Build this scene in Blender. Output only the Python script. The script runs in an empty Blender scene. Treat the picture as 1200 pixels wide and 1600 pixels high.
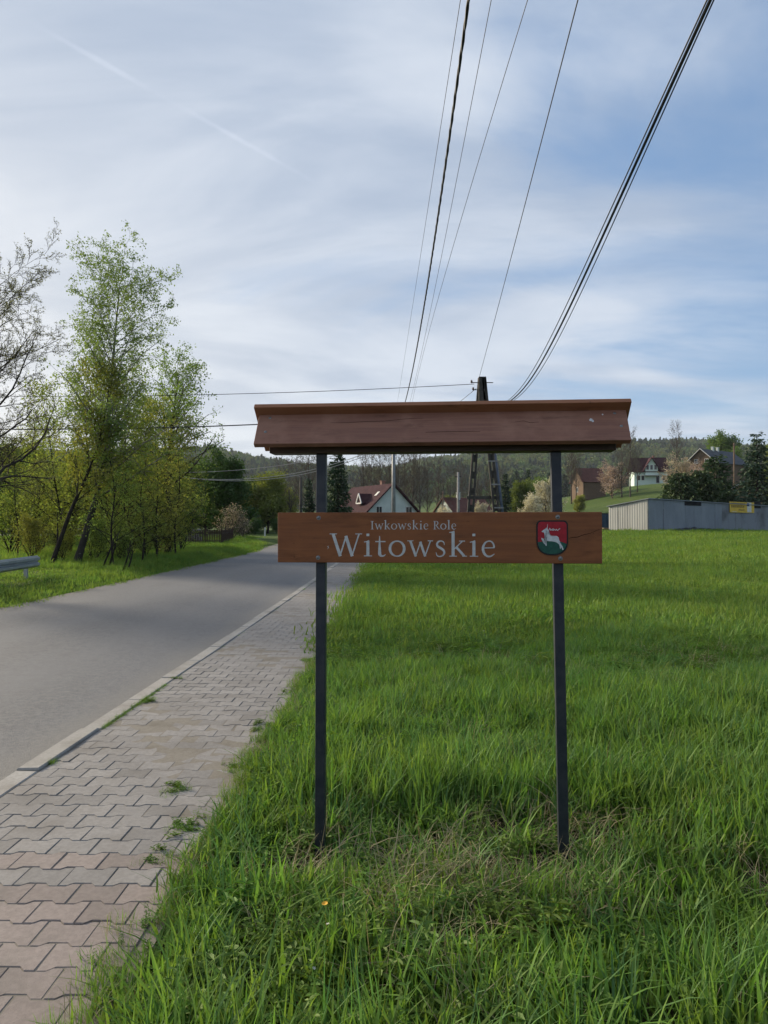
import bpy, bmesh, math, random
import numpy as np
from mathutils import Vector, Matrix, noise as mnoise

scene = bpy.context.scene
COL = scene.collection
PI = math.pi

# ---------------------------------------------------------------- camera
CAMH = 1.58
PITCH = math.atan(25 / 1200)
cam_d = bpy.data.cameras.new('camera')
cam = bpy.data.objects.new('camera', cam_d); COL.objects.link(cam)
cam.location = (0, 0, CAMH)
cam.rotation_euler = (PI / 2 + PITCH, 0, 0)
cam_d.sensor_fit = 'VERTICAL'; cam_d.sensor_height = 36; cam_d.lens = 36 * 1200 / 1600
cam_d.clip_start = 0.05; cam_d.clip_end = 12000
scene.camera = cam

def ray(px, py):
    u = (px - 600) / 1200; v = (800 - py) / 1200
    return Vector((u, math.cos(PITCH) - math.sin(PITCH) * v, math.sin(PITCH) + math.cos(PITCH) * v))
def P(px, py, Y):
    """the point of the place at distance Y that the photograph shows at (px, py)"""
    r = ray(px, py)
    return Vector((r.x * Y / r.y, Y, CAMH + r.z * Y / r.y))
def PX(px, Y): return (px - 600) / 1200 * Y

# ---------------------------------------------------------------- light
SUN_EL, SUN_AZ = math.radians(21), math.radians(-54)      # azimuth from +Y, negative = left
sun_dir = Vector((math.sin(SUN_AZ) * math.cos(SUN_EL), math.cos(SUN_AZ) * math.cos(SUN_EL), math.sin(SUN_EL)))
sd = bpy.data.lights.new('sun', 'SUN'); sd.energy = 5.0; sd.angle = math.radians(11); sd.color = (1.0, 0.86, 0.66)
so = bpy.data.objects.new('sun', sd); COL.objects.link(so)
so.rotation_euler = (-sun_dir).to_track_quat('-Z', 'Y').to_euler()

world = bpy.data.worlds.new('World'); scene.world = world; world.use_nodes = True
wn = world.node_tree.nodes; wl = world.node_tree.links; wn.clear()
def N(nodes, t, **kw):
    n = nodes.new(t)
    for k, v in kw.items(): setattr(n, k, v)
    return n
class G:
    """tiny node-graph helper"""
    def __init__(s, tree): s.t = tree; s.n = tree.nodes; s.l = tree.links
    def put(s, sock, v):
        if v is None: return
        if hasattr(v, 'is_linked'): s.l.new(v, sock)
        else: sock.default_value = v
    def math(s, op, a, b=None, c=None, clamp=False):
        n = N(s.n, 'ShaderNodeMath', operation=op, use_clamp=clamp)
        for i, v in enumerate((a, b, c)): s.put(n.inputs[i], v)
        return n.outputs[0]
    def vec(s, op, a, b=None):
        n = N(s.n, 'ShaderNodeVectorMath', operation=op)
        s.put(n.inputs[0], a); s.put(n.inputs[1], b)
        return n.outputs['Value'] if op in ('DOT_PRODUCT', 'LENGTH', 'DISTANCE') else n.outputs[0]
    def mapr(s, v, a, b, c=0.0, d=1.0, smooth=True):
        n = N(s.n, 'ShaderNodeMapRange'); n.interpolation_type = 'SMOOTHSTEP' if smooth else 'LINEAR'
        for i, x in enumerate((v, a, b, c, d)): s.put(n.inputs[i], x)
        return n.outputs[0]
    def mix(s, f, a, b, mode='MIX'):
        n = N(s.n, 'ShaderNodeMix', data_type='RGBA', blend_type=mode)
        s.put(n.inputs[0], f)
        for k, v in ((6, a), (7, b)): s.put(n.inputs[k], v if hasattr(v, 'is_linked') else (*v[:3], 1))
        return n.outputs[2]
    def noise(s, vec, scale, detail=4, rough=.55, dist=0.0):
        n = N(s.n, 'ShaderNodeTexNoise'); s.put(n.inputs['Vector'], vec)
        n.inputs['Scale'].default_value = scale; n.inputs['Detail'].default_value = detail
        n.inputs['Roughness'].default_value = rough; n.inputs['Distortion'].default_value = dist
        return n.outputs['Fac']
    def xyz(s, v):
        n = N(s.n, 'ShaderNodeSeparateXYZ'); s.l.new(v, n.inputs[0]); return n.outputs
    def comb(s, x, y, z=0.0):
        n = N(s.n, 'ShaderNodeCombineXYZ')
        for i, v in enumerate((x, y, z)): s.put(n.inputs[i], v)
        return n.outputs[0]
    def mapping(s, v, loc=(0, 0, 0), rot=(0, 0, 0), sc=(1, 1, 1)):
        n = N(s.n, 'ShaderNodeMapping'); s.l.new(v, n.inputs[0])
        n.inputs[1].default_value = loc; n.inputs[2].default_value = rot; n.inputs[3].default_value = sc
        return n.outputs[0]

def build_world():
    g = G(world.node_tree)
    sky = N(g.n, 'ShaderNodeTexSky'); sky.sky_type = 'NISHITA'; sky.sun_disc = False
    sky.sun_elevation = SUN_EL; sky.sun_rotation = SUN_AZ; sky.altitude = 300; sky.air_density = 1.0; sky.dust_density = 0.8
    tc = N(g.n, 'ShaderNodeTexCoord')
    d = g.vec('NORMALIZE', tc.outputs['Generated'])
    x, y, z = g.xyz(d)
    zc = g.math('ADD', g.math('MAXIMUM', z, 0.0), 0.13)
    p = g.comb(g.math('DIVIDE', x, zc), g.math('DIVIDE', y, zc))
    pa = g.mapping(p, loc=(3.1, 0.4, 0), rot=(0, 0, math.radians(-34)), sc=(0.7, 1.0, 1))
    A = g.noise(pa, 1.0, 6, .52, .8)
    pb = g.mapping(p, loc=(1.7, 5.2, 0), rot=(0, 0, math.radians(-38)), sc=(0.6, 1.35, 1))
    B = g.noise(pb, 1.3, 7, .58, .5)
    pc = g.mapping(p, loc=(7.7, 2.2, 0), rot=(0, 0, math.radians(-40)), sc=(0.75, 1.15, 1))
    C = g.noise(pc, 1.15, 6, .54, .8)
    cov = g.math('ADD', g.math('MULTIPLY', A, .62), g.math('MULTIPLY', B, .38))
    cov = g.math('SUBTRACT', g.math('ADD', cov, .135), g.math('MULTIPLY', x, .35))
    mask = g.mapr(cov, .36, .62)
    mask = g.math('MULTIPLY', mask, .93)
    # thin high cloud, its lit and its grey folds
    lum = g.mapr(g.math('ADD', g.math('MULTIPLY', C, .72), g.math('MULTIPLY', B, .28)), .38, .62)
    cloud = g.mix(lum, (2.95, 3.55, 4.55), (4.7, 5.15, 5.85))
    # sunlit cloud round the low sun
    dp = g.math('MAXIMUM', g.vec('DOT_PRODUCT', d, tuple(sun_dir)), 0.0)
    hz = g.math('POWER', g.math('SUBTRACT', 1.0, g.math('MAXIMUM', z, 0.0)), 7.0)
    glow = g.math('MULTIPLY', g.math('POWER', dp, 5.0), g.math('POWER', g.math('SUBTRACT', 1.0, g.math('MAXIMUM', z, 0.0)), 3.0))
    cloud = g.mix(g.math('MULTIPLY', hz, .55), cloud, (5.9, 6.25, 6.6))
    cloud = g.mix(g.math('MULTIPLY', glow, .8), cloud, (12.5, 11.2, 9.0))
    blue = g.mix(1.0, sky.outputs[0], (1.0, 1.0, 1.0), 'MULTIPLY')
    gm = N(g.n, 'ShaderNodeVectorMath', operation='SCALE'); g.l.new(blue, gm.inputs[0]); gm.inputs[3].default_value = 1.0
    base = g.mix(.5, gm.outputs[0], (1.6, 2.85, 5.0))
    col = g.mix(mask, base, cloud)
    # vapour trail
    a, b = ray(150, 92).normalized(), ray(420, 244).normalized()
    nn = a.cross(b).normalized(); mid = (a + b).normalized()
    off = g.math('ABSOLUTE', g.vec('DOT_PRODUCT', d, tuple(nn)))
    wob = g.noise(d, 22, 4, .6)
    off = g.math('ADD', off, g.math('MULTIPLY', g.math('SUBTRACT', wob, .5), .006))
    tr = g.mapr(off, .0005, .0042, 1.0, 0.0)
    tr = g.math('MULTIPLY', tr, g.mapr(g.vec('DOT_PRODUCT', d, tuple(mid)), .984, .996))
    tr = g.math('MULTIPLY', tr, g.mapr(g.noise(d, 9, 3, .6), .3, .62, 0.0, .11))
    col = g.mix(tr, col, (8.0, 8.4, 9.2))
    bg = N(g.n, 'ShaderNodeBackground'); g.l.new(col, bg.inputs[0]); bg.inputs[1].default_value = 0.1
    out = N(g.n, 'ShaderNodeOutputWorld'); g.l.new(bg.outputs[0], out.inputs[0])
build_world()

vs = scene.view_settings
vs.view_transform = 'Standard'; vs.look = 'None'; vs.exposure = 0.55; vs.gamma = 1.0; vs.use_curve_mapping = False
scene.render.engine = 'CYCLES'
cy = scene.cycles
cy.use_denoising = True; cy.max_bounces = 6; cy.diffuse_bounces = 3; cy.transmission_bounces = 4
cy.transparent_max_bounces = 6; cy.caustics_reflective = False; cy.caustics_refractive = False
cy.sample_clamp_indirect = 6; cy.use_adaptive_sampling = True; cy.adaptive_threshold = .02
world.cycles.sampling_method = 'MANUAL'; world.cycles.sample_map_resolution = 512

# ---------------------------------------------------------------- helpers
rs = np.random.RandomState
def sstep(a, b, x):
    t = np.clip((np.asarray(x, float) - a) / (b - a), 0, 1)
    return t * t * (3 - 2 * t)

def np_mesh(name, V, F, mats=(), smooth=False, mi=None, attrs=None):
    """V (n,3); F list of arrays, each (k, m) of one face size"""
    me = bpy.data.meshes.new(name)
    V = np.asarray(V, np.float32)
    F = [np.asarray(f, np.int32) for f in (F if isinstance(F, list) else [F]) if len(f)]
    me.vertices.add(len(V)); me.vertices.foreach_set('co', V.ravel())
    loops = np.concatenate([f.ravel() for f in F]) if F else np.zeros(0, np.int32)
    tot = np.concatenate([np.full(len(f), f.shape[1], np.int32) for f in F]) if F else np.zeros(0, np.int32)
    me.loops.add(len(loops)); me.loops.foreach_set('vertex_index', loops)
    me.polygons.add(len(tot))
    st = np.concatenate([[0], np.cumsum(tot)[:-1]]).astype(np.int32) if len(tot) else tot
    me.polygons.foreach_set('loop_start', st); me.polygons.foreach_set('loop_total', tot)
    if mi is not None: me.polygons.foreach_set('material_index', np.asarray(mi, np.int32))
    if smooth: me.polygons.foreach_set('use_smooth', np.ones(len(tot), bool))
    for k, v in (attrs or {}).items():
        at = me.attributes.new(k, 'FLOAT', 'POINT'); at.data.foreach_set('value', np.asarray(v, np.float32))
    for m in mats: me.materials.append(m)
    me.update(calc_edges=True); me.validate()
    return me

def link(name, data, parent=None):
    o = bpy.data.objects.new(name, data); COL.objects.link(o)
    if parent is not None: o.parent = parent
    return o
def tag(o, label=None, cat=None, group=None, kind=None):
    if label: o['label'] = label
    if cat: o['category'] = cat
    if group: o['group'] = group
    if kind: o['kind'] = kind
    return o
def thing(name, label, cat, loc=(0, 0, 0), rz=0.0, group=None):
    o = link(name, None); o.location = loc; o.rotation_euler = (0, 0, rz); o.empty_display_size = .2
    return tag(o, label, cat, group)

class MB:
    """collects shapes and builds them as ONE mesh object"""
    def __init__(s): s.v = []; s.f = []; s.n = 0; s.sm = []
    def poly(s, V, F, smooth=False):
        b = s.n; V = [tuple(p) for p in V]
        s.v += V; s.n += len(V)
        for f in F: s.f.append(tuple(i + b for i in f)); s.sm.append(smooth)
        return s
    def box(s, c, size, M=None):
        x, y, z = [a / 2 for a in size]; c = Vector(c)
        V = [Vector((i * x, j * y, k * z)) for k in (-1, 1) for j in (-1, 1) for i in (-1, 1)]
        V = [c + (M @ p if M is not None else p) for p in V]
        return s.poly(V, [(0, 2, 3, 1), (4, 5, 7, 6), (0, 1, 5, 4), (2, 6, 7, 3), (0, 4, 6, 2), (1, 3, 7, 5)])
    def bar(s, a, b, w, h, up=(0, 0, 1)):
        a, b = Vector(a), Vector(b); d = (b - a); L = d.length; d.normalize()
        x = d.cross(Vector(up))
        if x.length < 1e-4: x = Vector((1, 0, 0))
        x.normalize(); u = x.cross(d)
        return s.box((a + b) / 2, (w, L, h), Matrix((x, d, u)).transposed())
    def tube(s, pts, rad, sides=6, cap=True):
        pts = [Vector(p) for p in pts]
        rad = [rad] * len(pts) if not hasattr(rad, '__len__') else rad
        V = []; F = []
        ref = Vector((0, 0, 1)) if abs((pts[-1] - pts[0]).normalized().z) < .9 else Vector((1, 0, 0))
        for i, p in enumerate(pts):
            d = (pts[min(i + 1, len(pts) - 1)] - pts[max(i - 1, 0)]).normalized()
            x = d.cross(ref).normalized(); y = x.cross(d)
            for k in range(sides):
                a = 2 * PI * k / sides
                V.append(p + (x * math.cos(a) + y * math.sin(a)) * rad[i])
        for i in range(len(pts) - 1):
            for k in range(sides):
                k2 = (k + 1) % sides
                F.append((i * sides + k, i * sides + k2, (i + 1) * sides + k2, (i + 1) * sides + k))
        s.poly(V, F, True)
        if cap:
            s.f.append(tuple(s.n - len(V) + k for k in reversed(range(sides)))); s.sm.append(False)
            s.f.append(tuple(s.n - sides + k for k in range(sides))); s.sm.append(False)
        return s
    def dome(s, c, r, h, axis, n=10):
        axis = Vector(axis).normalized(); c = Vector(c)
        x = axis.orthogonal().normalized(); y = axis.cross(x)
        V = []; F = []
        for q, (rr, hh) in enumerate(((1, 0), (.92, .35), (.65, .8))):
            for k in range(n):
                a = 2 * PI * k / n; V.append(c + (x * math.cos(a) + y * math.sin(a)) * r * rr + axis * h * hh)
        V.append(c + axis * h)
        for q in range(2):
            for k in range(n): F.append((q * n + k, q * n + (k + 1) % n, q * n + n + (k + 1) % n, q * n + n + k))
        for k in range(n): F.append((2 * n + k, 2 * n + (k + 1) % n, 3 * n))
        return s.poly(V, F, True)
    def mesh(s, name, m):
        me = bpy.data.meshes.new(name); me.from_pydata(s.v, [], s.f)
        me.polygons.foreach_set('use_smooth', s.sm)
        if m is not None: me.materials.append(m)
        me.update(); return me
    def build(s, name, m, parent=None): return link(name, s.mesh(name, m), parent)

# ---------------------------------------------------------------- materials
def new_mat(name):
    m = bpy.data.materials.new(name); m.use_nodes = True; m.node_tree.nodes.clear()
    return m, G(m.node_tree)
def finish(g, shader, disp=None):
    o = N(g.n, 'ShaderNodeOutputMaterial'); g.l.new(shader, o.inputs[0])
def prin(g, col, rough=.7, spec=.3, metal=0.0, normal=None):
    b = N(g.n, 'ShaderNodeBsdfPrincipled')
    g.put(b.inputs['Base Color'], col if hasattr(col, 'is_linked') else (*col[:3], 1))
    g.put(b.inputs['Roughness'], rough); b.inputs['Metallic'].default_value = metal
    b.inputs['Specular IOR Level'].default_value = spec
    if normal is not None: g.l.new(normal, b.inputs['Normal'])
    return b.outputs[0]
def bump(g, h, strength=.3, dist=.01):
    n = N(g.n, 'ShaderNodeBump'); g.l.new(h, n.inputs['Height'])
    n.inputs['Strength'].default_value = strength; n.inputs['Distance'].default_value = dist
    return n.outputs[0]
def pos(g, world_space=True):
    if world_space: return N(g.n, 'ShaderNodeNewGeometry').outputs['Position']
    return N(g.n, 'ShaderNodeTexCoord').outputs['Object']
def simple(name, c1, c2=None, scale=8, rough=.7, spec=.3, metal=0.0, bmp=0.0, bscale=60, rnd=0.0, space=False, stretch=(1, 1, 1), lo=.35, hi=.65):
    m, g = new_mat(name)
    p = g.mapping(pos(g, space), sc=stretch)
    col = g.mix(g.mapr(g.noise(p, scale, 6, .6), lo, hi), c1, c2 or tuple(c * .75 for c in c1))
    if rnd:
        r = N(g.n, 'ShaderNodeObjectInfo').outputs['Random']
        k = g.mapr(r, 0, 1, 1 - rnd, 1 + rnd, False)
        hs = N(g.n, 'ShaderNodeHueSaturation'); g.l.new(col, hs.inputs['Color']); g.l.new(k, hs.inputs['Value']); col = hs.outputs[0]
    nm = bump(g, g.noise(p, bscale, 4, .6), bmp, .01) if bmp else None
    finish(g, prin(g, col, rough, spec, metal, nm))
    return m
def leaf_mat(name, c1, c2, trans=.4, scale=.6, gloss=.05, hue=.03, val=.25):
    """thin leaf: diffuse and light let through; colour drifts from plant to plant and from patch to patch"""
    m, g = new_mat(name)
    n = g.noise(pos(g), scale, 3, .6)
    at = N(g.n, 'ShaderNodeAttribute'); at.attribute_name = 'tint'
    f = g.math('ADD', g.math('MULTIPLY', g.mapr(n, .3, .7), .55), g.math('MULTIPLY', at.outputs['Fac'], .45))
    col = g.mix(f, c1, c2)
    r = N(g.n, 'ShaderNodeObjectInfo').outputs['Random']
    hs = N(g.n, 'ShaderNodeHueSaturation'); g.l.new(col, hs.inputs['Color'])
    g.l.new(g.mapr(r, 0, 1, .5 - hue, .5 + hue, False), hs.inputs['Hue'])
    g.l.new(g.mapr(g.math('FRACT', g.math('MULTIPLY', r, 7.3)), 0, 1, 1 - val, 1 + val, False), hs.inputs['Value'])
    col = hs.outputs[0]
    df = N(g.n, 'ShaderNodeBsdfDiffuse'); g.l.new(col, df.inputs[0])
    tr = N(g.n, 'ShaderNodeBsdfTranslucent'); g.l.new(g.mix(1.0, col, (1.25, 1.25, .7), 'MULTIPLY'), tr.inputs[0])
    mx = N(g.n, 'ShaderNodeMixShader'); mx.inputs[0].default_value = trans
    g.l.new(df.outputs[0], mx.inputs[1]); g.l.new(tr.outputs[0], mx.inputs[2])
    gl = N(g.n, 'ShaderNodeBsdfGlossy'); gl.inputs['Roughness'].default_value = .6; gl.inputs['Color'].default_value = (.55, .68, .45, 1)
    m2 = N(g.n, 'ShaderNodeMixShader'); m2.inputs[0].default_value = gloss
    g.l.new(mx.outputs[0], m2.inputs[1]); g.l.new(gl.outputs[0], m2.inputs[2])
    finish(g, m2.outputs[0])
    return m

M = {}
def wood_mat(name, c1, c2, c3, streak=(2.2, 60, 60), rough=.62):
    m, g = new_mat(name)
    p = pos(g, False)
    gr = g.noise(g.mapping(p, sc=streak), 1.0, 6, .65, .6)
    bl = g.noise(p, 5, 5, .6)
    col = g.mix(g.mapr(gr, .35, .68), c1, c2)
    col = g.mix(g.mapr(bl, .45, .7, 0, .8), col, c3)
    st = g.noise(g.mapping(p, loc=(3, 1, 2), sc=(1.5, 6, 6)), 2.6, 6, .7, .4)
    col = g.mix(g.mapr(st, .52, .72, 0, .55), col, tuple(c * .5 for c in c2))
    sp = g.noise(p, 38, 3, .5)
    col = g.mix(g.mapr(sp, .70, .76, 0, .6), col, tuple(c * .35 for c in c1))
    nm = bump(g, g.math('ADD', gr, g.math('MULTIPLY', g.noise(p, 160, 2), .3)), .25, .004)
    finish(g, prin(g, col, g.mapr(bl, .3, .7, rough - .1, rough + .15), .35, 0, nm))
    return m
M['board'] = wood_mat('stained_board', (.205, .072, .024), (.160, .055, .019), (.23, .088, .034))
M['roof_board'] = wood_mat('weathered_roof_board', (.215, .100, .066), (.160, .072, .050), (.26, .138, .098))
M['roof_edge'] = wood_mat('ridge_board', (.27, .112, .054), (.215, .086, .042), (.29, .135, .072))
M['dark_wood'] = wood_mat('dark_wood', (.05, .03, .022), (.035, .022, .016), (.07, .045, .03))
M['post'] = simple('painted_steel', (.013, .019, .030), (.028, .033, .042), 14, .42, .5, .3, .15, 300)
M['bolt'] = simple('zinc_bolt', (.26, .27, .27), (.15, .155, .16), 90, .35, .5, .9, .1, 400)
M['letter'] = simple('silver_letter', (.50, .52, .53), (.40, .42, .43), 45, .5, .4, .15, .1, 300)
M['red'] = simple('crest_red', (.34, .010, .024), (.26, .008, .018), 50, .45)
M['green'] = simple('crest_green', (.012, .085, .062), (.008, .06, .045), 50, .45)
M['black'] = simple('crest_black', (.008, .009, .011), None, 50, .45)
M['white'] = simple('crest_white', (.55, .58, .60), (.42, .45, .47), 60, .5)
M['crack'] = simple('crack_dark', (.018, .010, .007), None, 50, .9, 0)

KSL_ = .0165
def asphalt():
    m, g = new_mat('asphalt')
    p = pos(g)
    big = g.noise(g.mapping(p, sc=(1.0, .22, 1)), .8, 5, .6)
    mid = g.noise(p, 4.5, 5, .65)
    fine = g.noise(p, 75, 5, .8)
    col = g.mix(g.mapr(big, .3, .7), (.048, .052, .061), (.076, .081, .092))
    m2 = g.noise(p, 17, 6, .8)
    col = g.mix(g.mapr(m2, .36, .64, .0, .6), col, (.150, .152, .158))
    x, y, z = g.xyz(p)
    t = g.math('SUBTRACT', x, g.math('ADD', g.math('MULTIPLY', y, KSL_), -2.41))
    wob = g.math('ADD', t, g.math('MULTIPLY', g.math('SUBTRACT', g.noise(p, .7, 4, .6), .5), .5))
    for c_ in (-1.35, -3.05, -4.4):                       # wheel tracks, worn paler
        col = g.mix(g.mapr(g.math('ABSOLUTE', g.math('SUBTRACT', wob, c_)), .1, .55, .35, 0.0), col, (.108, .112, .123))
    col = g.mix(g.mapr(mid, .45, .75, 0, .5), col, (.066, .066, .070))
    col = g.mix(g.mapr(fine, .40, .62, 0, .6), col, (.165, .166, .17))
    col = g.mix(g.mapr(fine, .60, .70, 0, .85), col, (.03, .03, .032))
    col = g.mix(g.mapr(wob, -.50, -.05, 0, .6), col, (.155, .150, .140))   # grit swept to the kerb
    col = g.mix(g.mapr(wob, -4.95, -5.35, 0, .7), col, (.15, .135, .105))
    nm = bump(g, g.math('ADD', fine, g.math('MULTIPLY', m2, .7)), .8, .010)
    finish(g, prin(g, col, .78, .35, 0, nm)); return m
M['asphalt'] = asphalt()
def concrete(name, c1, c2, dirt, rnd=.1, rough=.85):
    m, g = new_mat(name)
    p = pos(g)
    a = g.noise(p, 3.2, 6, .65); b = g.noise(p, 42, 5, .6); c = g.noise(p, 170, 3, .7)
    col = g.mix(g.mapr(b, .3, .7), c1, c2)
    col = g.mix(g.mapr(a, .42, .74, 0, .75), col, dirt)
    col = g.mix(g.mapr(c, .62, .72, 0, .5), col, tuple(x * .35 for x in dirt))
    r = N(g.n, 'ShaderNodeObjectInfo').outputs['Random']
    hs = N(g.n, 'ShaderNodeHueSaturation'); g.l.new(col, hs.inputs['Color'])
    g.l.new(g.mapr(r, 0, 1, 1 - rnd, 1 + rnd, False), hs.inputs['Value'])
    nm = bump(g, g.math('ADD', b, c), .4, .003)
    finish(g, prin(g, hs.outputs[0], rough, .25, 0, nm)); return m
M['paver'] = concrete('grey_paver', (.178, .170, .163), (.222, .212, .203), (.142, .131, .120), .14)
M['paver_red'] = concrete('red_paver', (.186, .156, .144), (.232, .196, .180), (.145, .128, .114), .14)
M['kerb'] = concrete('kerb_concrete', (.25, .24, .222), (.30, .288, .268), (.165, .15, .13), .1)
M['joint'] = concrete('joint_sand', (.15, .135, .113), (.185, .168, .142), (.10, .088, .07), 0)
def ground_mat():
    m, g = new_mat('meadow_ground')
    p = pos(g)
    x, y, z = g.xyz(p)
    a = g.noise(p, .06, 5, .6); b = g.noise(p, .9, 6, .65); c = g.noise(p, 9, 5, .7)
    grass = g.mix(g.mapr(a, .35, .65), (.050, .088, .017), (.082, .112, .026))
    grass = g.mix(g.mapr(b, .35, .7, 0, .7), grass, (.038, .070, .014))
    grass = g.mix(g.mapr(c, .45, .75, 0, .6), grass, (.095, .105, .038))
    soil = g.mix(g.mapr(c, .3, .7), (.030, .030, .014), (.050, .046, .024))
    dist = g.vec('LENGTH', p)
    col = g.mix(g.mapr(dist, 6, 30), soil, grass)
    nm = bump(g, g.math('ADD', b, c), .8, .06)
    finish(g, prin(g, col, .95, .1, 0, nm)); return m
M['ground'] = ground_mat()
M['bark'] = simple('bark', (.060, .052, .042), (.034, .029, .024), 6, .95, .1, 0, .8, 18, space=True, stretch=(1, 1, .35))
M['bark_dark'] = simple('bark_dark', (.036, .031, .027), (.020, .017, .015), 6, .95, .1, 0, .6, 18, space=True)
M['bark_grey'] = simple('bark_grey', (.095, .080, .066), (.062, .052, .044), 4, .95, .1, 0, .4, 12, space=True)
def birch_bark():
    m, g = new_mat('birch_bark'); p = pos(g)
    a = g.noise(g.mapping(p, sc=(2, 2, 5)), 2.2, 5, .65)
    x, y, z = g.xyz(p)
    low = g.mapr(z, 1.5, 5.0, .18, -.04)
    col = g.mix(g.mapr(g.math('SUBTRACT', a, low), .42, .56), (.040, .036, .032), (.23, .22, .19))
    finish(g, prin(g, col, .9, .15)); return m
M['birch'] = birch_bark()

# ================================================================ TERRAIN
KSL = .0165                                   # heading of the straight road
def kerb_x(Y): return -2.41 + KSL * Y         # road-side face of the kerb
ROAD_W = 5.35
PATH_W = 1.30
def edge_x(Y): return kerb_x(Y) + .15 + PATH_W + .055 - .0025 * 0
RIDGE_PX = np.array([-900, 0, 200, 375, 440, 520, 640, 700, 760, 850, 950, 1050, 1120, 1200, 2200], float)
RIDGE_PY = np.array([700, 705, 700, 697, 712, 722, 728, 716, 704, 700, 696, 696, 703, 697, 694], float)
HILL_Y = 1700.0
def zroad(y):
    y = np.asarray(y, float)
    return .012 * np.log1p(np.exp(np.clip((y - 17) / 4, -30, 30))) * 4 * np.where(y > 90, 1, 1)
def gz(x, y):
    x = np.asarray(x, float); y = np.asarray(y, float)
    z = zroad(np.minimum(y, 110))
    e = edge_x(y)
    right = sstep(0, .06, x - e)
    z = z - .03 + .05 * right
    und = .05 * np.sin(x * .9 + .4 * y) * np.sin(.55 * y + 1.3) + .09 * np.sin(.23 * x + 1) * np.sin(.19 * y)
    z = z + und * sstep(.6, 3.5, x - e)
    z = z + .75 * sstep(3, 22, x) * sstep(14, 56, y)
    left = kerb_x(y) - ROAD_W - x
    z = z + (.16 * sstep(.2, 1.3, left) + und * sstep(1, 4, left)) * sstep(6, 12, y) * sstep(75, 60, y)
    z = z + 12.0 * sstep(75, 215, y) * sstep(14, 78, x)
    rp = np.interp(600 + x / HILL_Y * 1200, RIDGE_PX, RIDGE_PY)
    ridge = (825 - rp) / 1200 * HILL_Y - 36
    h = (.35 * sstep(450, 1100, y) + .65 * sstep(700, HILL_Y, y)) * ridge + sstep(HILL_Y, 3500, y) * 10
    h = h + sstep(550, 1000, y) * (9 * np.sin(x / 93 + 1.1) * np.sin(y / 117) + 4 * np.sin(x / 43) * np.sin(y / 61 + .5))
    return np.where(y > 300, np.maximum(z, z * 0 + h + np.minimum(z, 16)), z)
def gzf(x, y): return float(gz(x, y))

def build_ground():
    off = np.concatenate([-np.geomspace(4000, 12, 46), np.arange(-11, -5.2, .45),
                          [-ROAD_W - .02, -4, -2, 0, 1.0, 1.48, 1.505, 1.535, 1.565, 1.6, 1.75],
                          np.arange(2.0, 12, .4), np.geomspace(12.3, 4000, 60)])
    ys = np.concatenate([-np.geomspace(60, 2, 8), np.arange(-1, 14, .5), np.arange(14, 80, 1.0), np.arange(80, 320, 5), np.geomspace(320, 6000, 75)])
    OX, YY = np.meshgrid(off, ys)
    X = OX + kerb_x(np.minimum(YY, 60)) ; Z = gz(X, YY)
    V = np.stack([X, YY, Z], -1).reshape(-1, 3)
    nx = len(off); ny = len(ys)
    i = np.arange(ny - 1)[:, None] * nx + np.arange(nx - 1)[None]
    F = np.stack([i, i + 1, i + nx + 1, i + nx], -1).reshape(-1, 4)
    o = link('ground', np_mesh('ground', V, F, [M['ground']], True))
    tag(o, 'green meadow ground rising gently to the wooded hills', 'ground', kind='structure')
build_ground()

# road centre line: straight, then a bend to the left
def road_line():
    s, x, y, h = 0, kerb_x(-8), -8.0, KSL
    pts = []
    while s < 130:
        pts.append((x, y, h))
        k = 0 if y < 41 and s < 60 else (1 / 46 if h > -1.35 else 0)
        h -= k * 1.0; x += math.sin(h) * 1.0; y += math.cos(h) * 1.0; s += 1.0
    return pts
RL = road_line()
def ribbon(t0, t1, n, dz, s0=0, s1=None, crown=0.0):
    V = []; F = []
    L = RL[s0:s1]
    for x, y, h in L:
        for k in range(n + 1):
            t = t0 + (t1 - t0) * k / n
            px_, py_ = x + math.cos(h) * t, y - math.sin(h) * t
            q = (k / n - .5) * 2
            V.append((px_, py_, float(zroad(min(py_, 110))) + dz + crown * (1 - q * q)))
    for i in range(len(L) - 1):
        for k in range(n):
            a = i * (n + 1) + k; F.append((a, a + 1, a + n + 2, a + n + 1))
    return V, F
def build_road():
    mb = MB(); V, F = ribbon(-ROAD_W, 0.02, 10, 0.0, crown=.03); mb.poly(V, F, True)
    o = mb.build('road', M['asphalt'])
    tag(o, 'grey asphalt road bending left in the distance', 'road', kind='structure')
    # soft earth edge where the verge meets the asphalt
build_road()

TH = math.atan(KSL)
AX = Vector((math.sin(TH), math.cos(TH), 0)); AT = Vector((math.cos(TH), -math.sin(TH), 0))
K0 = Vector((kerb_x(0), 0, 0))
def pp(s, t, z=0.0):
    q = K0 + AX * s + AT * t
    return Vector((q.x, q.y, float(zroad(q.y)) + z))

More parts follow.
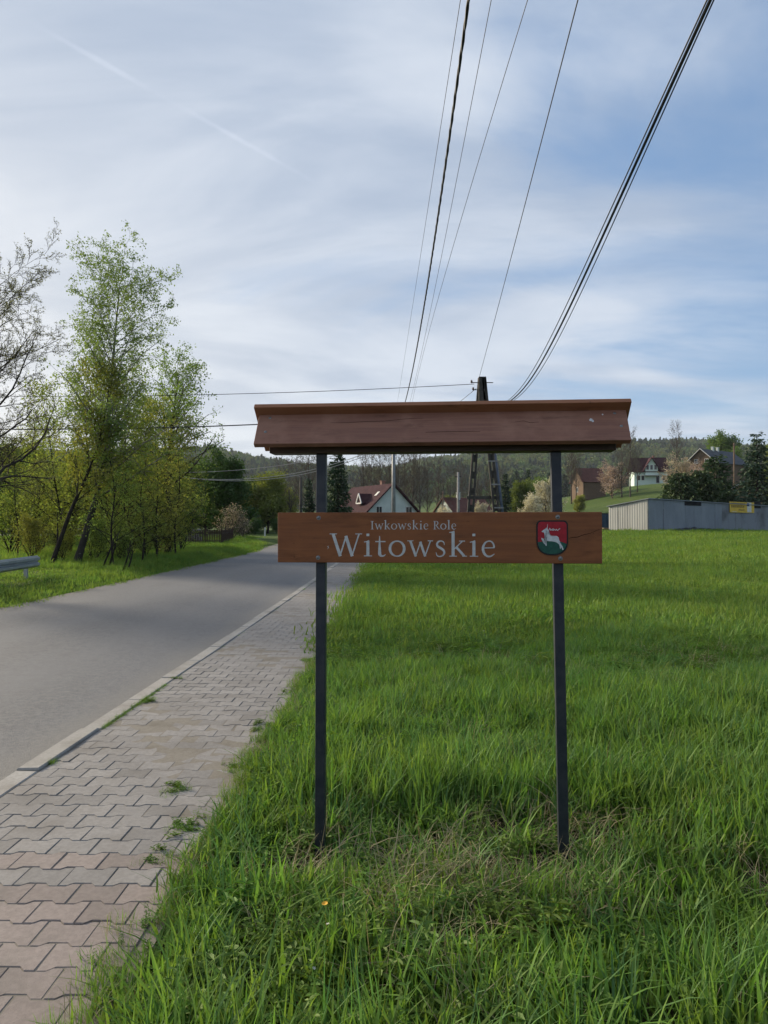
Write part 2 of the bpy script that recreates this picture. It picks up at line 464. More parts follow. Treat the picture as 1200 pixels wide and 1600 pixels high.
def build_path():
    path = MB()
    V = []; F = []
    for i, s in enumerate(np.arange(-4, 48.1, 1.0)):
        V += [pp(s, .06, .0350), pp(s, .15 + PATH_W + .06, .0350)]
        if i: F.append((2 * i - 2, 2 * i - 1, 2 * i + 1, 2 * i))
    path.poly(V, F)
    root = path.build('pavement', M['joint'])
    tag(root, 'footpath of grey and red interlocking concrete pavers beside the road', 'pavement', kind='structure')
    rng = random.Random(5)
    # interlocking stone: waisted in the middle, so that the joints of the next row key into it
    PL, PW, NB = .2, .158, .0125
    def outline(a, b, g=.0022):
        """a, b: from where to where along the stone (0..1); full stone 0,1"""
        h = PW / 2
        prof = [(0, h + NB), (.19, h + NB), (.31, h - NB), (.69, h - NB), (.81, h + NB), (1, h + NB)]
        top = [(t, w) for t, w in prof if a - 1e-6 <= t <= b + 1e-6]
        if a > 0: top = [(a, h - NB)] + top
        if b < 1: top = top + [(b, h - NB)]
        pts = [((t - .5) * PL, w - g) for t, w in top]
        pts[0] = (pts[0][0] + g, pts[0][1]); pts[-1] = (pts[-1][0] - g, pts[-1][1])
        low = [(x, -w) for x, w in reversed(pts)]
        return pts + low
    def stone_mesh(name, a, b, chamfer=True):
        o = outline(a, b); n = len(o)
        cx = sum(p[0] for p in o) / n
        V = [(x, y, -.03) for x, y in o] + [(x, y, -.0035) for x, y in o]
        V += [((x - cx) * .968 + cx, y * .958, 0.0) for x, y in o]
        F = []
        for r in range(2):
            for k in range(n):
                k2 = (k + 1) % n; F.append((r * n + k2, r * n + k, r * n + n + k, r * n + n + k2))
        F.append(tuple(reversed(range(2 * n, 3 * n))))
        F[-1] = tuple(2 * n + k for k in reversed(range(n)))
        return V, F
    kinds = {'full': (0, 1), 'first': (.5, 1), 'last': (0, .5)}
    data = {k: stone_mesh(k, *ab) for k, ab in kinds.items()}
    meshes = {}
    for k in kinds:
        for c in ('paver', 'paver_red'):
            me = bpy.data.meshes.new('paver_' + k); me.from_pydata(*[data[k][0], [], data[k][1]]); me.materials.append(M[c]); me.update()
            meshes[k, c] = me
    farV = []; farF = []; nb = 0
    count = 0
    s = 1.55; r = 0
    while s < 46:
        row = []
        n_full = 6
        if r % 2 == 0: row = [('full', .1 + .2 * i) for i in range(6)] + [('last', 1.3)]
        else: row = [('first', 0.0)] + [('full', .2 + .2 * i) for i in range(6)]
        red = s < 3.9 + rng.uniform(-.7, .25)
        for k, t in row:
            z = .0375 + rng.uniform(-.0015, .0015) + .0022 * math.sin(s * 1.7 + t * 2)
            c = pp(s, .15 + t + rng.uniform(-.002, .002), z)
            yaw = -TH + rng.uniform(-.012, .012)
            if count < 298 and s > 2.0:
                o = link('paver', meshes[k, 'paver_red' if red else 'paver'], root)
                o.location = c; o.rotation_euler = (rng.uniform(-.012, .012), rng.uniform(-.012, .012), yaw)
                count += 1
            else:
                Vv, Ff = data[k]
                ca, sa = math.cos(yaw), math.sin(yaw)
                a = np.array(Vv); b = np.stack([a[:, 0] * ca - a[:, 1] * sa + c.x, a[:, 0] * sa + a[:, 1] * ca + c.y, a[:, 2] + c.z], 1)
                base = sum(len(q) for q in farV) if False else nb
                farV.append(b); nb += len(b)
                farF += [tuple(i + base for i in f) for f in Ff]
        s += PW; r += 1
    me = bpy.data.meshes.new('far_pavers'); me.from_pydata(np.concatenate(farV).tolist(), [], farF); me.materials.append(M['paver']); me.update()
    o = link('far_pavers', me, root); tag(o, kind='stuff')
    # kerb stones and the thin edging on the grass side
    kb = link('kerb', None); kb.location = (0, 0, 0)
    tag(kb, 'low concrete kerb between the road and the footpath', 'kerb', kind='structure')
    def stone(name, s0, s1, t0, t1, top, bot, parent, tilt):
        mb = MB(); e = .008
        V = []
        for ss, tt in ((s0, t0), (s0, t1), (s1, t1), (s1, t0)): V.append(pp(ss, tt, bot))
        for ss, tt in ((s0, t0), (s0, t1), (s1, t1), (s1, t0)): V.append(pp(ss, tt, top - e))
        for ss, tt in ((s0 + e, t0 + e), (s0 + e, t1 - e), (s1 - e, t1 - e), (s1 - e, t0 + e)): V.append(pp(ss, tt, top) + Vector((0, 0, tilt * (tt - t0))))
        F = [(r * 4 + k, r * 4 + (k + 1) % 4, r * 4 + 4 + (k + 1) % 4, r * 4 + 4 + k) for r in range(2) for k in range(4)] + [(8, 9, 10, 11)]
        F = [tuple(reversed(f)) for f in F]
        mb.poly(V, F); mb.build(name, M['kerb'], parent)
    s = .4
    while s < 47:
        L = 1.0 if rng.random() < .9 else .5
        j = rng.uniform(-.006, .006)
        stone('kerb_stone', s + .006, s + L - .006, j, .143 + j, .048 + rng.uniform(-.006, .006), -.1, kb, rng.uniform(-.03, .03))
        s += L
    ed = link('path_edging', None); tag(ed, 'thin concrete edging between the footpath and the meadow grass', 'kerb', kind='structure')
    s = 1.0
    while s < 34:
        j = rng.uniform(-.012, .012)
        stone('edging_stone', s + .006, s + .994, .15 + PATH_W + .004 + j, .15 + PATH_W + .062 + j, .036 + rng.uniform(-.012, .008), -.1, ed, 0)
        s += 1.0
build_path()

# ================================================================ THE SIGN
def glyphs():
    T, t = .19, .09
    g = {}
    g['W'] = (2.02, [([(.17, 1.40), (.64, 0)], T), ([(.62, .02), (1.02, 1.28)], t), ([(1.0, 1.28), (1.42, 0)], T), ([(1.40, .02), (1.86, 1.40)], t),
                     ([(-.06, 1.41), (.42, 1.41)], .05), ([(1.62, 1.41), (2.06, 1.41)], .05)])
    g['i'] = (.62, [([(.28, .02), (.28, .96)], T), ([(.02, .03), (.55, .03)], .055), ([(.03, .9), (.2, .93), (.36, 1.0)], .06), ([(.28, 1.27), (.28, 1.43)], .18)])
    g['t'] = (.74, [([(.28, 1.28), (.28, .3), (.3, .12), (.4, .03), (.55, .04), (.66, .12)], [.05, T, T, .13, .09, .04]), ([(.0, .93), (.66, .93)], .07)])
    c = [(.53 + .46 * math.cos(a), .49 + .47 * math.sin(a)) for a in np.linspace(.5, .5 + 2 * PI, 25)]
    w = [.075 + .095 * abs(math.cos(a)) ** 1.5 for a in np.linspace(.5, .5 + 2 * PI, 25)]
    g['o'] = (1.1, [(c, w)])
    g['w'] = (1.58, [([(.14, .98), (.5, 0)], .15), ([(.48, .02), (.8, .92)], .07), ([(.78, .92), (1.1, 0)], .15), ([(1.08, .02), (1.44, .98)], .07),
                     ([(-.05, .98), (.34, .98)], .05), ([(1.26, .98), (1.6, .98)], .05)])
    g['s'] = (.78, [([(.6, .72), (.57, .88), (.42, .97), (.25, .94), (.14, .8), (.18, .64), (.36, .53), (.54, .4), (.6, .24), (.5, .07), (.32, .01), (.14, .06), (.07, .26)],
                    [.04, .06, .075, .1, .12, .14, .15, .14, .12, .09, .075, .06, .04])])
    g['k'] = (1.14, [([(.24, .02), (.24, 1.56)], T), ([(.0, .03), (.48, .03)], .055), ([(.0, 1.5), (.18, 1.53), (.32, 1.6)], .06),
                     ([(.3, .46), (.82, .95)], .07), ([(.44, .6), (.95, .03)], .15), ([(.62, .97), (1.0, .97)], .05), ([(.82, .03), (1.12, .03)], .05)])
    g['e'] = (.92, [([(.12, .54), (.82, .56)], .06), ([(.80, .56), (.76, .78), (.62, .94), (.46, .97), (.26, .88), (.13, .68), (.1, .45), (.18, .2), (.36, .04), (.58, .03), (.82, .18)],
                    [.1, .1, .08, .07, .1, .14, .16, .15, .12, .09, .04])])
    g['I'] = (.68, [([(.32, .02), (.32, 1.40)], .18), ([(.04, .03), (.6, .03)], .055), ([(.04, 1.39), (.6, 1.39)], .055)])
    g['R'] = (1.2, [([(.3, .02), (.3, 1.40)], .17), ([(.04, .03), (.56, .03)], .055), ([(.04, 1.39), (.4, 1.39)], .05),
                    ([(.3, 1.38), (.6, 1.38), (.82, 1.26), (.88, 1.07), (.8, .86), (.6, .75), (.3, .72)], [.06, .07, .13, .16, .13, .08, .06]), ([(.56, .74), (.84, .3), (1.16, .02)], [.13, .15, .1])])
    g['l'] = (.60, [([(.28, .02), (.28, 1.56)], T), ([(.02, .03), (.55, .03)], .055), ([(.03, 1.5), (.2, 1.53), (.36, 1.6)], .06)])
    return g
GL = glyphs()
def smooth_line(pts, w, n=4):
    """Catmull-Rom through the points"""
    if len(pts) < 4: return [Vector((*p, 0)) for p in pts], (w if hasattr(w, '__len__') else [w] * len(pts))
    w = w if hasattr(w, '__len__') else [w] * len(pts)
    q = [np.array((*p, v)) for p, v in zip(pts, w)]; out = []
    closed = np.linalg.norm(q[0][:2] - q[-1][:2]) < 1e-6
    for i in range(len(q) - 1):
        p0 = q[i - 1] if i else (q[-2] if closed else q[0]); p3 = q[i + 2] if i + 2 < len(q) else (q[1] if closed else q[-1])
        for k in range(n):
            t = k / n; a, b = q[i], q[i + 1]
            out.append(.5 * (2 * a + (b - p0) * t + (2 * p0 - 5 * a + 4 * b - p3) * t * t + (3 * a - p0 - 3 * b + p3) * t ** 3))
    out.append(q[-1])
    return [Vector((p[0], p[1], 0)) for p in out], [p[2] for p in out]
def stroke(mb, pts, w, sc, depth, org=(0, 0)):
    """flat raised ribbon in the local XZ plane, facing -Y"""
    P_, W_ = smooth_line(pts, w)
    V = []; F = []; n = len(P_)
    for i, p in enumerate(P_):
        d = (P_[min(i + 1, n - 1)] - P_[max(i - 1, 0)]); d.normalize()
        nrm = Vector((-d.y, d.x, 0))
        for sgn in (-1, 1):
            q = p + nrm * sgn * W_[i] / 2
            x, z = org[0] + q.x * sc, org[1] + q.y * sc
            V += [(x, -depth, z), (x, .001, z)]
    for i in range(n - 1):
        a = i * 4; b = a + 4
        F += [(a, a + 2, b + 2, b), (a, b, b + 1, a + 1), (a + 2, a + 3, b + 3, b + 2)]
    F += [(0, 1, 3, 2), (4 * n - 4, 4 * n - 2, 4 * n - 1, 4 * n - 3)]
    mb.poly(V, F)

def flat_poly(mb, pts, depth0, depth1):
    """extruded outline (concave allowed) in the local XZ plane"""
    bm = bmesh.new()
    vs_ = [bm.verts.new((x, -depth1, z)) for x, z in pts]
    f = bm.faces.new(vs_)
    bmesh.ops.triangulate(bm, faces=[f])
    bm.verts.index_update()
    V = [tuple(v.co) for v in bm.verts]; F = [tuple(v.index for v in f.verts) for f in bm.faces]
    bm.free()
    n = len(pts)
    V2 = V + [(x, -depth0, z) for x, z in pts]
    F2 = F + [(k, (k + 1) % n, n + (k + 1) % n, n + k) for k in range(n)]
    mb.poly(V2, F2)

def build_sign():
    ang = -math.atan2(.14, 1.505)
    C = Vector((.2477, 3.6, 0)); ez = gzf(.25, 3.6)
    root = thing('village_name_sign', 'roofed brown wooden village name sign on two dark posts reading Witowskie', 'sign', (C.x, C.y, ez), ang)
    Z = lambda z: z - ez
    W = 1.5115
    def bev(o, w, seg=2):
        b = o.modifiers.new('bevel', 'BEVEL'); b.width = w; b.segments = seg; b.limit_method = 'ANGLE'; return o
    # local frame: x along the sign, -y to the viewer.  Front face of board at y = -.012
    bz0, bz1 = Z(1.4165), Z(1.6535)
    bd = MB().box((0, 0, (bz0 + bz1) / 2), (W, .026, bz1 - bz0)).build('name_board', M['board'], root); bev(bd, .003)
    yf = -.0132
    # posts, standing behind the board
    def post(xt, xb):
        mb = MB(); h = .0235; yy = .013 + h + .002
        top, bot = Vector((xt, yy, Z(1.935))), Vector((xb, yy, -.35))
        mb.bar(bot, top, 2 * h, 2 * h, (0, 1, 0))
        o = mb.build('post', M['post'], root); bev(o, .004)
    pl = -.5565; 
    post(-.553, -.557); post(.553, .588)
    # bolts through the board into the posts
    for x, z in ((-.5585, Z(1.628)), (-.561, Z(1.440)), (.5555, Z(1.631)), (.567, Z(1.440))):
        m = MB(); m.dome((0, 0, 0), .0078, .005, (0, -1, 0), 12); m.tube([(0, .001, 0), (0, -.0012, 0)], .0102, 14)
        o = m.build('bolt', M['bolt'], bd); o.location = (x, yf, z)
    # lettering (board local = sign local)
    lx = lambda px: (px - 687.5) / 505 * W + 0.0
    lz = lambda py: bz1 - (py - 800.5) / 78.5 * (bz1 - bz0)
    cache = {}
    def write(text, x0, x1, zb, xh):
        adv = sum(.55 if c == ' ' else GL[c][0] for c in text) + .14 * (len(text) - 1)
        scx = (x1 - x0) / adv
        x = x0
        for c in text:
            if c == ' ': x += (.55 + .14) * scx; continue
            key = (c, round(xh, 4))
            if key not in cache:
                m = MB()
                for i, (pts, w) in enumerate(GL[c][1]):
                    pts2 = [(px_ * scx / xh, pz) for px_, pz in pts]
                    stroke(m, pts2, w, xh, .0011 + .0001 * i)
                cache[key] = m.mesh('letter', M['letter'])
            o = link('letter', cache[key], bd); o.location = (x, yf, zb)
            x += (GL[c][0] + .14) * scx
    pxm = W / 505
    write('Witowskie', lx(520), lx(779), lz(869), 25.0 * pxm)
    write('Iwkowskie Role', lx(583.5), lx(718), lz(827), 9.2 * pxm)
    m = MB(); stroke(m, [(0, 0), (.003, .008), (.0045, .016)], [.001, .0028, .001], 1, .0009); stroke(m, [(.0015, .016), (-.0015, .011)], .0018, 1, .0010)
    o = m.build('paint_fleck', M['letter'], bd); o.location = (lx(515.5), yf, lz(858))
    # crack from the crest to the end of the board
    m = MB(); stroke(m, [((890 - 890) * pxm, 0), (6 * pxm, 1.4 * pxm), (14 * pxm, 2.0 * pxm), (22 * pxm, 5.2 * pxm), (33 * pxm, 8 * pxm), (42 * pxm, 12 * pxm), (49.8 * pxm, 15 * pxm)],
                     [.0016, .0024, .0028, .0022, .0016, .0012, .0008], 1, .0004)
    o = m.build('crack', M['crack'], bd); o.location = (lx(889.5), yf, lz(840.5))
    # crest
    zx = lambda X_: lx(820 + X_ / 9.23); zz = lambda Y_: lz(790 + Y_ / 9.23)
    def shield(inset):
        pts = []
        x0, x1, y0, y1 = 190 + inset, 632 - inset, 214 + inset, 706 - inset
        r = 62 - inset * .6
        for a in np.linspace(0, PI / 2, 6): pts.append((x1 - r + r * math.sin(a), y0 + r - r * math.cos(a)))
        cx = (x0 + x1) / 2; w = (x1 - x0) / 2
        for a in np.linspace(0, PI, 25):
            pts.append((cx + w * math.copysign(abs(math.cos(a)) ** .82, math.cos(a)), y1 - (y1 - 505) * (1 - math.sin(a) ** .9)))
        for a in np.linspace(0, PI / 2, 6): pts.append((x0 + r - r * math.cos(a), y0 + r - r * math.sin(a)))
        return [(zx(a), zz(b)) for a, b in pts]
    m = MB(); flat_poly(m, shield(0), -.001, .0030); cr = m.build('crest', M['black'], root); cr.location = (0, yf, 0)
    m = MB(); flat_poly(m, shield(20), .0025, .0036); o = m.build('red_field', M['red'], cr)
    hill = [(210, 520), (260, 514), (330, 508), (420, 504), (500, 508), (560, 522), (612, 545)]
    lowp = [(608, 560), (600, 580)]
    cx, w = 411, 201; arc = [(cx + w * math.copysign(abs(math.cos(a)) ** .82, math.cos(a)), 686 - (686 - 505) * (1 - math.sin(a) ** .9)) for a in np.linspace(.30, PI - .12, 22)]
    m = MB(); flat_poly(m, [(zx(a), zz(b)) for a, b in hill + arc], .0034, .0042); m.build('green_hill', M['green'], cr)
    deer = [(262, 368), (282, 355), (304, 344), (322, 336), (330, 318), (342, 336), (358, 346), (362, 366), (352, 382), (362, 408), (386, 428), (430, 436), (476, 434), (500, 452), (508, 492),
            (522, 528), (540, 560), (558, 590), (568, 622), (552, 632), (546, 606), (528, 582), (536, 604), (520, 614), (514, 600), (524, 580), (506, 552), (476, 528), (440, 514), (400, 508),
            (352, 506), (318, 498), (296, 490), (286, 492), (300, 520), (326, 548), (332, 572), (322, 572), (308, 552), (284, 528), (272, 500), (262, 486), (258, 462), (272, 462), (282, 474), (306, 470), (312, 452),
            (306, 424), (300, 398), (290, 382), (272, 380)]
    m = MB(); flat_poly(m, [(zx(a), zz(b)) for a, b in deer], .004, .0052); dr = m.build('deer', M['white'], cr)
    m = MB()
    def st(pts, w, d): stroke(m, [(zx(a), zz(b)) for a, b in pts], [v * pxm / 9.23 for v in (w if hasattr(w, '__len__') else [w] * len(pts))], 1, d)
    st([(340, 338), (346, 300), (345, 266)], [10, 8, 3], .0050)
    st([(330, 322), (322, 316)], 6, .0051)
    st([(352, 346), (366, 350), (378, 322), (386, 356), (398, 340), (412, 356), (424, 326), (430, 356), (446, 340), (456, 356), (470, 338), (480, 356), (496, 348), (508, 336), (522, 334)], 8, .0049)
    m.build('antlers', M['white'], cr)
    # roof: a steep front board, and a rear board lapping over it at the ridge
    L = 1.72
    def slab(name, mat, ya, za, yb, zb, thick, L0, xo=0.0):
        """board from the edge (ya, za) to the edge (yb, zb), lying below that line"""
        d = Vector((0, yb - ya, zb - za)); n = Vector((0, -d.z, d.y)).normalized()
        if n.z < 0: n = -n
        mb = MB(); a = Vector((xo, ya, za)); b = Vector((xo, yb, zb))
        V = []
        for x in (-L0 / 2, L0 / 2):
            for q in (a, b, b - n * thick, a - n * thick): V.append(q + Vector((x, 0, 0)))
        mb.poly(V, [(0, 1, 2, 3), (7, 6, 5, 4), (0, 4, 5, 1), (1, 5, 6, 2), (2, 6, 7, 3), (3, 7, 4, 0)])
        o = mb.build(name, mat, root); bev(o, .0025); return o
    xo = .009
    fr = slab('front_roof_board', M['roof_board'], -.105, Z(1.972), .018, Z(2.147), .026, L, xo)
    rr = slab('rear_roof_board', M['roof_edge'], -.022, Z(2.172), .205, Z(1.985), .024, L + .035, xo)
    rail = MB().box((.012, .035, Z(1.961)), (1.615, .11, .05)).build('ridge_rail', M['dark_wood'], root); bev(rail, .003)
    # screws in the front board (its face runs from (-.105, 1.972) to (.018, 2.147))
    fd = Vector((0, .123, .175)).normalized(); fn = Vector((0, -.175, .123)).normalized()
    for x, t in ((-.795, .165), (-.805, .075), (.815, .165), (.835, .085)):
        mm = MB(); mm.dome((0, 0, 0), .0075, .003, fn, 10)
        o = mm.build('screw', M['bolt'], fr); o.location = Vector((x, -.105, Z(1.972))) + fd * t
    # drying cracks along the grain of the front board
    for pts in ([(-.50, .128), (-.42, .127), (-.33, .133), (-.24, .134), (-.15, .146), (-.06, .150)], [(.36, .118), (.40, .124), (.43, .112), (.47, .116)], [(-.05, .060), (.08, .064), (.2, .061)]):
        mm = MB(); org = Vector((0, -.105, Z(1.972))); n_ = len(pts)
        V = []
        for i, (u, v) in enumerate(pts):
            w_ = .0011 * math.sin(PI * (i + .5) / n_)
            for q in (-w_, w_): V.append(org + Vector((u, 0, 0)) + fd * (v + q) + fn * .0006)
        V += [p - fn * .0012 for p in V]
        F = [(2 * i, 2 * i + 1, 2 * i + 3, 2 * i + 2) for i in range(n_ - 1)]
        F += [(2 * i, 2 * i + 2, 2 * i + 2 + 2 * n_, 2 * i + 2 * n_) for i in range(n_ - 1)] + [(2 * i + 1, 2 * i + 1 + 2 * n_, 2 * i + 3 + 2 * n_, 2 * i + 3) for i in range(n_ - 1)]
        mm.poly(V, F); mm.build('crack', M['crack'], fr)
    # pale droppings and flecks on the right end
    rg = random.Random(3)
    for x, t, s in ((.705, .125, .009), (.712, .118, .006), (.76, .158, .004)):
        mm = MB(); pts = []
        for k in range(9):
            a = 2 * PI * k / 9; pts.append((x + math.cos(a) * s * rg.uniform(.6, 1.1), t + math.sin(a) * s * rg.uniform(.7, 1.3)))
        org = Vector((0, -.105, Z(1.972)))
        V = [org + Vector((u, 0, 0)) + fd * v + fn * .0012 for u, v in pts]
        mm.poly(V + [p - fn * .0014 for p in V], [tuple(range(9))] + [(k, k + 9, (k + 1) % 9 + 9, (k + 1) % 9) for k in range(9)])
        mm.build('bird_dropping', M['white'], fr)
build_sign()

# ================================================================ VEGETATION
def tubes_np(branches, sides):
    """all limbs of one tree as one mesh: branches = [(pts (n,3), radii (n))]"""
    Vs = []; Fs = []; base = 0
    for (pts, rad), sd_ in zip(branches, sides):
        n = len(pts)
        d = np.gradient(pts, axis=0); d /= np.linalg.norm(d, axis=1)[:, None] + 1e-9
        ref = np.array((0, 0, 1.0)) if abs(d[0, 2]) < .9 else np.array((1.0, 0, 0))
        x = np.cross(d, ref); x /= np.linalg.norm(x, axis=1)[:, None] + 1e-9
        y = np.cross(x, d)
        a = np.arange(sd_) * 2 * PI / sd_
        V = pts[:, None] + (x[:, None] * np.cos(a)[None, :, None] + y[:, None] * np.sin(a)[None, :, None]) * rad[:, None, None]
        Vs.append(V.reshape(-1, 3))
        i = np.arange(n - 1)[:, None] * sd_; k = np.arange(sd_)[None]; k2 = (k + 1) % sd_
        Fs.append(np.stack([i + k, i + k2, i + sd_ + k2, i + sd_ + k], -1).reshape(-1, 4) + base)
        base += n * sd_
    return np.concatenate(Vs), np.concatenate(Fs)

def leaves_np(C, size, rng, flat=.0, aspect=.6, droop=0.0, fold=False):
    """a rhombic leaf at every point"""
    n = len(C)
    u = rng.normal(size=(n, 3)); u[:, 2] = u[:, 2] * (1 - flat) - droop; u /= np.linalg.norm(u, axis=1)[:, None]
    w = rng.normal(size=(n, 3)); w[:, 2] *= (1 - flat); w -= (w * u).sum(1)[:, None] * u; w /= np.linalg.norm(w, axis=1)[:, None] + 1e-9
    s = (size * rng.uniform(.6, 1.35, n))[:, None]
    V = np.stack([C, C + u * s * .5 + w * s * aspect * .5, C + u * s, C + u * s * .5 - w * s * aspect * .5], 1).reshape(-1, 3)
    F = np.arange(4 * n).reshape(n, 4)
    t = np.repeat(rng.uniform(0, 1, n), 4)
    return V, F, t

def grow(seed, trunk, r0, levels, leaf_n=6, leaf_jit=.12, taper=.9):
    """trunk: points of the stem. levels: dicts n, ang, ratio, start, grav, wig, seg, env(t)"""
    rng = random.Random(seed); br = []; lev_of = []; leafs = []
    def resample(pts, n):
        pts = np.array(pts, float); t = np.linspace(0, len(pts) - 1, n)
        out = []
        for tt in t:
            i = min(int(tt), len(pts) - 2); f = tt - i
            p0, p1, p2, p3 = pts[max(i - 1, 0)], pts[i], pts[i + 1], pts[min(i + 2, len(pts) - 1)]
            out.append(.5 * (2 * p1 + (p2 - p0) * f + (2 * p0 - 5 * p1 + 4 * p2 - p3) * f * f + (3 * p1 - p0 - 3 * p2 + p3) * f ** 3))
        return np.array(out)
    def children(pts, rad, L, lev):
        if lev >= len(levels):
            n = leaf_n if isinstance(leaf_n, int) else int(rng.uniform(*leaf_n))
            for k in range(n):
                t = rng.uniform(.15, 1.05) * (len(pts) - 1); i = min(int(t), len(pts) - 2); f = t - i
                p = pts[i] * (1 - f) + pts[i + 1] * f
                leafs.append(p + np.array([rng.gauss(0, leaf_jit) for _ in range(3)]))
            return
        lv = levels[lev]; ph = rng.uniform(0, 6.28)
        n = lv['n']; n = n if isinstance(n, int) else rng.randint(*n)
        for k in range(n):
            t = lv['start'] + (1 - lv['start']) * (k + rng.random()) / n
            q = t * (len(pts) - 1); i = min(int(q), len(pts) - 2); f = q - i
            p = pts[i] * (1 - f) + pts[i + 1] * f; r = rad[i] * (1 - f) + rad[i + 1] * f
            d = pts[i + 1] - pts[i]; d = Vector(d).normalized()
            o = d.orthogonal().normalized(); ph += 2.4 + rng.uniform(-.5, .5)
            o.rotate(Matrix.Rotation(ph, 3, d))
            a = lv['ang'] * rng.uniform(.75, 1.25)
            c = d * math.cos(a) + o * math.sin(a)
            env = lv['env'](t) if 'env' in lv else (1 - .45 * t)
            cl = L * lv['ratio'] * env * rng.uniform(.7, 1.2)
            if cl < .03: continue
            seg = lv['seg']; pp_ = [np.array(p)]; dd = np.array(c)
            for s_ in range(seg):
                dd = dd + np.array([rng.gauss(0, lv['wig']) for _ in range(3)]) + np.array((0, 0, lv['grav'] * (.4 + s_ / seg)))
                dd /= np.linalg.norm(dd); pp_.append(pp_[-1] + dd * cl / seg)
            pp_ = np.array(pp_)
            cr = max(min(r * lv.get('rr', .5), cl * .05), lv.get('rmin', .004))
            rr_ = np.linspace(cr, cr * .35, seg + 1)
            br.append((pp_, rr_)); lev_of.append(lev + 1)
            children(pp_, rr_, cl, lev + 1)
    tp = resample(trunk, 14)
    L = float(np.linalg.norm(np.diff(tp, axis=0), axis=1).sum())
    tr = r0 * (1 - taper * np.linspace(0, 1, 14) ** .85); tr[0] *= 1.25
    br.append((tp, tr)); lev_of.append(0)
    children(tp, tr, L, 0)
    return br, lev_of, np.array(leafs) if leafs else np.zeros((0, 3))

def tree_obj(name, label, loc, wood, bark, leaf=None, leaf_m=None, rz=0.0, scale=1.0, group=None, cat='tree', crown='crown', stem='trunk'):
    r = thing(name, label, cat, loc, rz, group); r.scale = (scale,) * 3 if not hasattr(scale, '__len__') else scale
    link(stem, wood, r)
    if leaf is not None: link(crown, leaf, r)
    return r
def make_tree(seed, trunk, r0, levels, bark, leaf_m, leaf_n=6, leaf_size=.1, leaf_jit=.12, flat=0, droop=0, aspect=.6, taper=.9, sides=(8, 5, 4, 3, 3), keep=1.0):
    br, lv, lf = grow(seed, trunk, r0, levels, leaf_n, leaf_jit, taper)
    V, F = tubes_np(br, [sides[min(l, len(sides) - 1)] for l in lv])
    wood = np_mesh('trunk', V, F, [bark], True)
    if not len(lf): return wood, None
    V, F, t = leaves_np(lf, leaf_size, rs(seed), flat, aspect, droop)
    return wood, np_mesh('crown', V, F, [leaf_m], False, attrs={'tint': t})

LM = {}
LM['birch'] = leaf_mat('birch_leaf', (.130, .182, .040), (.205, .252, .066), .45, .8)
LM['spring'] = leaf_mat('spring_leaf', (.128, .168, .036), (.195, .230, .056), .52, .5)
LM['mid'] = leaf_mat('green_leaf', (.060, .105, .020), (.105, .150, .032), .4, .5)
LM['dark'] = leaf_mat('dark_leaf', (.038, .070, .018), (.072, .108, .028), .35, .5)
LM['yellow'] = leaf_mat('yellow_green_leaf', (.125, .155, .026), (.180, .190, .042), .4, .4)
LM['bud'] = leaf_mat('bud', (.130, .125, .050), (.18, .17, .075), .3, .5)
LM['bare'] = leaf_mat('bare_twig', (.080, .066, .050), (.125, .100, .078), .1, .5)
LM['conifer'] = leaf_mat('spruce_needles', (.010, .024, .014), (.022, .042, .022), .12, .7)
LM['bluespruce'] = leaf_mat('blue_spruce_needles', (.022, .045, .036), (.045, .072, .055), .12, .7)
LM['thuja'] = leaf_mat('yew_needles', (.024, .046, .020), (.042, .070, .030), .15, .7)
LM['blossom'] = leaf_mat('blossom', (.40, .36, .30), (.52, .48, .41), .3, .5)
LM['pink'] = leaf_mat('pink_blossom', (.30, .215, .19), (.40, .32, .285), .3, .5)
LM['wood_a'] = leaf_mat('far_leaf', (.056, .092, .026), (.100, .132, .036), .3, .02, val=.35, hue=.05)
LM['wood_b'] = leaf_mat('far_needles', (.020, .040, .020), (.036, .060, .026), .1, .02, val=.3)

gp = lambda px, Y: Vector((PX(px, Y), Y, gzf(PX(px, Y), Y)))
def trunk_px(pts, Y, base):
    """stem through points of the picture at distance Y, relative to the base"""
    return [Vector((0, 0, -.15))] + [P(x, y, Y + dy) - base for x, y, dy in pts]

# ---- the tall birch, leaning out of the thicket
def birch_env(t): return .35 + 1.0 * math.sin(PI * min(1, (t * .92 + .06))) ** .8
b = gp(118, 27)
bl = [dict(n=58, ang=.72, ratio=.36, start=.24, grav=.03, wig=.10, seg=6, rr=.40, env=lambda t: .95 - .45 * t),
      dict(n=12, ang=.75, ratio=.40, start=.15, grav=-.10, wig=.16, seg=4, rr=.45),
      dict(n=5, ang=.7, ratio=.5, start=.1, grav=-.30, wig=.15, seg=4, rr=.5, rmin=.003)]
w, l = make_tree(11, trunk_px([(135, 830, 0), (155, 760, 0), (166, 700, -.2), (172, 620, -.2), (177, 560, 0), (182, 500, .2), (187, 446, .3)], 27, b), .145, bl, M['birch'], LM['birch'], 8, .072, .05, droop=.5)
tree_obj('birch_tree', 'tall birch with sparse fresh leaves rising above the roadside thicket', b, w, M['birch'], l)
